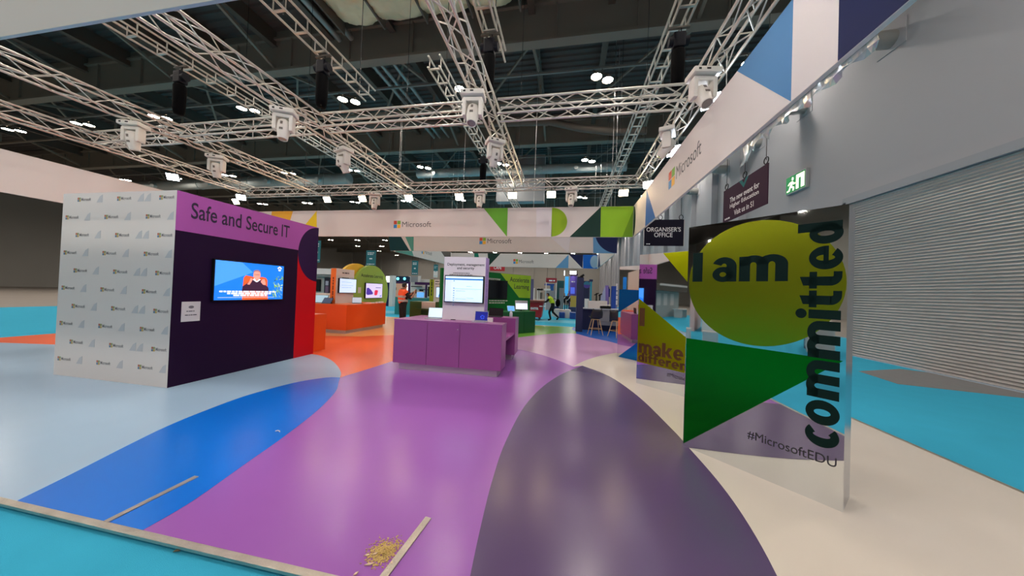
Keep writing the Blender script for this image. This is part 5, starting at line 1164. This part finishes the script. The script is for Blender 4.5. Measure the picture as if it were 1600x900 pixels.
# ------------------------------------------------------------------ people
SKIN = mat('skin', (196,146,122), .55); HAIRB = mat('black_hair', (24,18,16), .6); HAIRD = mat('brown_hair', (70,46,32), .6); HAIRL = mat('blond_hair', (170,130,84), .6)
CLB = mat('black_cloth', (20,20,24), .85); HVO = mat('orange_vest', (255,92,36), .7); HVY = mat('yellow_vest', (206,232,40), .7); REFL = mat('reflective_band', (196,196,196), .35, .3)
RAD = dict(pelvis=.135, waist=.125, chest=.145, neckb=.075, neck=.055, chin=.075, brow=.095, crown=.06, sh=.065, el=.046, wr=.03, palm=.036, tip=.02, hip=.09, kn=.06, an=.042, toe=.036, heel=.04)
def person(name, label, loc, rz, P, skin=SKIN, hair=HAIRB, top=CLB, legs=CLB, sleeves=True, vest=None, band=None, longhair=False, scale=1.):
    t = thing(name, label, 'person', loc, rz)
    names = [k_ for k_ in P if k_ != 'face' and k_[:4] != 'curl']; idx = {n_: i for i, n_ in enumerate(names)}
    E = [('pelvis','waist'),('waist','chest'),('chest','neckb'),('neckb','neck'),('neck','chin'),('chin','brow'),('brow','crown')]
    for s_ in 'LR': E += [('chest','sh'+s_),('sh'+s_,'el'+s_),('el'+s_,'wr'+s_),('wr'+s_,'palm'+s_),('pelvis','hip'+s_),('hip'+s_,'kn'+s_),('kn'+s_,'an'+s_),('an'+s_,'toe'+s_)]
    me = bpy.data.meshes.new('p'); me.from_pydata([tuple(V(P[n_])*scale) for n_ in names], [(idx[a_], idx[c_]) for a_, c_ in E], [])
    ob = bpy.data.objects.new('p', me); COL.objects.link(ob)
    ob.modifiers.new('skin', 'SKIN'); sv = me.skin_vertices[0].data
    for n_ in names:
        k = n_ if n_ in RAD else n_[:-1]; r = RAD[k]*scale
        sv[idx[n_]].radius = (r*(1.4 if n_ in ('chest','waist','pelvis') else 1), r*(.85 if n_ in ('chest','waist') else 1)); sv[idx[n_]].use_root = n_ == 'pelvis'
    m2 = ob.modifiers.new('sub', 'SUBSURF'); m2.levels = 3; m2.render_levels = 3
    dg = bpy.context.evaluated_depsgraph_get(); dg.update()
    bm_ = bpy.data.meshes.new_from_object(ob.evaluated_get(dg)); bpy.data.objects.remove(ob)
    segs = [(a_, c_, V(P[a_])*scale, V(P[c_])*scale) for a_, c_ in E]
    def near(p):
        best = None
        for a_, c_, A, C_ in segs:
            d = C_-A; u = max(0, min(1, (p-A).dot(d)/max(d.length_squared, 1e-9))); q = (p-A-d*u).length-RAD.get(a_, RAD.get(a_[:-1], .05))*.5
            if best is None or q < best[0]: best = (q, a_, c_)
        return best[1], best[2]
    vs = [v.co.copy() for v in bm_.vertices]; ns = [v.normal.copy() for v in bm_.vertices]; lab = [near(p) for p in vs]
    fc = [list(p.vertices) for p in bm_.polygons]; bpy.data.meshes.remove(bm_)
    # hands: five fingers on each palm; nose and ears on the head
    b = MB().add(vs, fc, True); fw = V(P.get('face', (0,1,0))).normalized()
    hc = (V(P['chin'])*.45+V(P['brow'])*.55)*scale; sd = fw.cross(V((0,0,1))).normalized()
    for s_ in 'LR':
        A, C_ = V(P['wr'+s_])*scale, V(P['palm'+s_])*scale; d = (C_-A).normalized(); w = d.cross(V((0,0,1)) if abs(d.z) < .8 else fw).normalized(); cu = V(P.get('curl'+s_, fw)).normalized()
        for i, L in enumerate((.06,.072,.068,.054)):
            q = C_+w*(.03-.02*i)*scale+d*.012; b.tube([q-d*.02, q+d*L*.5*scale, q+(d*L*.85+cu*L*.3)*scale], .0085*scale, 6)
        b.tube([C_-d*.03+w*.03*scale, C_+w*.055*scale, C_+(w*.058+d*.035+cu*.02)*scale], .0095*scale, 6)
    b.ell(hc+fw*.098*scale, .012*scale, .014*scale, .022*scale, 8, 6)
    for s_ in (-1,1): b.ell(hc+sd*s_*.092*scale, .012*scale, .02*scale, .03*scale, 8, 6)
    b.build('body', skin, t)
    b = MB()
    for s_ in (-1,1): b.ell(hc+fw*.088*scale+sd*s_*.033*scale+V((0,0,.025)), .011, .009, .008, 8, 6)
    b.build('eyes', HAIRB, t)
    def shell(nm, m, test, off, mid=False):
        keep = [f for f in fc if (test(sum((vs[i] for i in f), V((0,0,0)))/len(f), lab[f[0]]) if mid else all(test(vs[i], lab[i]) for i in f))]; used = sorted({i for f in keep for i in f}); mp = {i: k for k, i in enumerate(used)}
        if not keep: return
        MB().add([vs[i]+ns[i]*off*scale for i in used], [[mp[i] for i in f] for f in keep], True).build(nm, m, t)
    tors = ('pelvis','waist','chest','neckb')
    zp = V(P['pelvis']).z*scale; zn = V(P['neckb']).z*scale
    arm = lambda l: l[0][:2] in ('sh',) or l[1][:2] == 'sh' or (sleeves and l[0][:2] == 'el')
    istor = lambda l: (l[0] in ('pelvis','waist','chest') and l[1] in ('waist','chest','neckb')) or (l[0] == 'chest')
    shell('top', top, lambda p, l: istor(l) or arm(l), .012)
    shell('trousers', legs, lambda p, l: l[0][:3] == 'hip' or l[1][:3] == 'hip' or l[0][:2] == 'kn' or l[0] == 'pelvis', .013)
    shell('shoes', CLB, lambda p, l: l[0][:2] == 'an' or (l[0][:2] == 'kn' and p.z < .09*scale), .014)
    if vest:
        shell('vest', vest, lambda p, l: istor(l) and p.z > zp-.04, .035)
        for k in ((.12, .27) if vest == HVO else ()): shell('reflective_band', REFL, lambda p, l: istor(l) and zp+k < p.z < zp+k+.085, .042, True)
    cz = V(P['brow'])*scale
    shell('hair', hair, lambda p, l: l[0] in ('chin','brow','neck') and ((p-cz).dot(fw) < .02 and p.z > cz.z-(.3 if longhair else .09) or p.z > cz.z+.035), .016 if not longhair else .03)
    return t
def stand(hl=(.0,.0), lean=0.):
    return dict(pelvis=(0,0,.95), waist=(0,.01,1.1), chest=(0,.01+lean*.5,1.3), neckb=(0,lean,1.46), neck=(0,lean+.01,1.52), chin=(0,lean+.035,1.59), brow=(0,lean+.035,1.68), crown=(0,lean+.02,1.755),
        shL=(-.19,lean*.9,1.42), shR=(.19,lean*.9,1.42), elL=(-.24,lean-.03,1.13), elR=(.24,lean-.03,1.13), wrL=(-.24,lean+.06,.88), wrR=(.24,lean+.06,.88), palmL=(-.235,lean+.09,.8), palmR=(.235,lean+.09,.8),
        hipL=(-.1,0,.9), hipR=(.1,0,.9), knL=(-.11,.02,.5), knR=(.11,.02,.5), anL=(-.11,-.02,.08), anR=(.11,-.02,.08), toeL=(-.12,.14,.035), toeR=(.12,.14,.035))
# worker taking a picture with a phone
P_ = stand(); P_.update(elR=(.27,.16,1.17), wrR=(.2,.34,1.36), palmR=(.185,.36,1.43), elL=(-.26,.12,1.17), wrL=(-.1,.34,1.33), palmL=(-.06,.38,1.39), curlR=(-1,.2,0), curlL=(1,.2,0), brow=(0,.05,1.675), chin=(0,.055,1.585), crown=(0,.03,1.75), face=(0,1,-.1))
wp_ = OY(629, 480, 10.5)
person('person', 'worker in an orange reflective vest and black trousers holding up a phone', (wp_.x, 10.5, 0), -.62, P_, scale=1.04, vest=HVO, sleeves=False, skin=mat('tan_skin', (176,124,98), .55))
mm = Matrix.Translation((wp_.x, 10.5, 0)) @ Matrix.Rotation(-.62, 4, 'Z')
ph = thing('phone', 'dark red phone held up by the worker in the orange vest', 'phone', mm @ V((.1,.47,1.49)), -.62)
MB().box(-.04,.04,-.005,.005,-.06,.1,.004).build('case', mat('phone_red', (120,30,50), .4), ph); MB().box(-.034,.034,-.0065,-.005,-.05,.09).build('screen', mat('screen_off', (10,10,16), .15), ph)
# worker pushing the bin
P_ = stand(lean=.2); P_.update(shL=(-.19,.2,1.36), shR=(.19,.2,1.36), neckb=(0,.22,1.4), neck=(0,.26,1.46), chin=(0,.31,1.51), brow=(0,.33,1.59), crown=(0,.32,1.665), chest=(0,.12,1.26), elL=(-.24,.38,1.14), elR=(.24,.38,1.14), wrL=(-.22,.6,1.1), wrR=(.22,.6,1.1), palmL=(-.21,.67,1.11), palmR=(.21,.67,1.11), curlL=(0,.3,-1), curlR=(0,.3,-1),
    knL=(-.1,.2,.52), anL=(-.1,.1,.09), toeL=(-.1,.26,.035), knR=(.1,.0,.52), anR=(.1,-.36,.2), toeR=(.1,-.26,.06))
kp = OY(864, 470, 18.5)
person('person', 'worker in a yellow reflective vest striding behind the red bin', (kp.x, 18.5, -.03), PI/2, P_, vest=HVY, hair=HAIRB)
bp = thing('backpack', 'black bag on the back of the worker in the yellow vest', 'bag', (kp.x+.3, 18.5, 1.06))
MB().ell((0,0,0), .15, .17, .24, 16, 10).build('bag_body', mat('bag_cloth', (7,7,9), .9, spec=.1), bp); MB().tube([(-.1,-.1,.2),(-.2,-.12,.28),(-.28,-.12,.2)], .018).build('strap', BLACK, bp); MB().box(.1,.15,-.09,.09,-.15,.03,.02).build('front_pocket', mat('bag_cloth2', (22,22,26), .9), bp)
# two women far off
for px, lab, hr, rz in ((861+20, 'woman in black with a pale scarf, left one of two by the curved purple stand', HAIRL, PI-.3), (886.8, 'woman in black with a pale strap, right one of two by the curved purple stand', HAIRL, PI+.4)):
    P_ = stand(); P_.update(elL=(-.24,.08,1.15), wrL=(-.08,.24,1.2), palmL=(-.01,.25,1.22)) if rz < PI else P_.update(elR=(.24,.08,1.15), wrR=(.08,.24,1.18), palmR=(.0,.25,1.2))
    yy = 31.9 if rz < PI else 32.9; x = OY(881.5 if rz < PI else 887.5, 470, yy).x
    t = person('person', lab, (x, yy, -.03), rz, P_, hair=hr, longhair=True, scale=.97)
    MB().tube([(-.15,.12,1.38),(-.05,.17,1.2),(.1,.16,1.05),(.16,.1,.98)], .035).build('strap', WTXT, t)

# ------------------------------------------------------------------ the hall behind the camera, seen in the mirrors
CRT = mat('pale_crate', (204,208,210), .6)
for i, (x, y, w, lab) in enumerate(((-6.3,-.15,.42,'pale crate mirrored left of the lime circle, nearer one'), (-7.2,.35,.42,'pale crate mirrored left of the lime circle, farther one'))):
    t = thing('storage_crate', lab, 'crate', (x, y, -.03), .5, 'pale crates behind the camera')
    MB().box(-w/2,w/2,-w/2,w/2,0,.52,.02).build('box', CRT, t); MB().box(-w/2-.02,w/2+.02,-w/2-.02,w/2+.02,.5,.56,.015).build('lid', WHITE, t)
t = thing('reception_desk', 'white and navy desk behind the camera, mirrored under the lime circle', 'desk', (-6.6, -3.6, -.03), .6)
MB().box(-1.2,1.2,-.3,.3,.12,1.0,.01).build('front', mat('warm_grey_laminate', (190,176,170), .4), t); MB().box(-1.25,-.9,-.32,.32,0,1.0,.01).build('end_panel', NVL, t); MB().box(-1.26,1.26,-.36,.36,1.0,1.04,.005).build('worktop', WHITE, t); MB().box(-1.1,1.1,-.25,.25,0,.12).build('plinth', BLACK, t)
t = thing('exhibition_stand', 'pale pink stand behind the camera, mirrored at the left of the lime circle', 'exhibition stand', (-13, -2.6, -.03), .5)
MB().box(-1.6,1.6,0,.2,0,2.6,.01).build('back_wall', mat('pale_pink_wall', (226,190,186), .5), t); MB().box(-1.6,-.6,-.06,-.0,1.2,2.4).build('red_print', mat('coral_red_print', (224,96,84), .6, spec=.2), t); MB().box(-1.6,1.6,-.9,.2,2.6,2.75).build('canopy', mat('dark_red', (140,50,40), .5), t); MB().box(.2,1.4,-.8,-.3,0,.9,.01).build('table', WHITE, t)
t = thing('exhibition_stand', 'white framed stand far behind the camera, mirrored in the second panel', 'exhibition stand', (-20, -1.5, -.03), .7)
MB().box(-3,3,0,.2,0,2.2,.01).build('back_wall', mat('stand_grey', (176,180,178), .6), t); MB().box(-3,3,-.8,.2,2.2,2.7,.01).build('header', STEEL, t); MB().box(-3,3,-.85,-.8,2.6,2.75).build('lit_rail', WHITE, t)
for x in (-1.8,-.4,.9): MB().box(x,x+.7,-.03,0,1.0,2.0).build('poster', WHITE, t)
MB().box(-2.4,-.6,-1.2,-.4,.68,.74,.01).build('table', WHITE, t); MB().box(-2.3,-2.2,-1.1,-.5,0,.68).build('table_leg', WHITE, t); MB().box(-.8,-.7,-1.1,-.5,0,.68).build('table_leg', WHITE, t)
t = thing('exhibition_stand', 'warm white stand wall behind the camera, mirrored at the right of the lime circle', 'exhibition stand', (-5.2, -7.4, -.03), .35)
MB().box(-2.5,2.5,0,.25,0,2.7,.01).build('back_wall', mat('stand_warm', (224,206,200), .5), t); MB().box(-2.5,2.5,-.02,0,2.2,2.6).build('green_print', mat('stand_green', (40,90,70), .5), t); MB().box(-1.5,-.5,-.5,-.1,0,1.0,.01).build('cabinet', WHITE, t); MB().box(1.0,2.2,-.06,0,.9,1.7).build('dark_screen', BLACK, t)
banner('teal hanging banner behind the camera, mirrored at the left of the lime circle', 500, 520, 391, 415, 30) if False else None
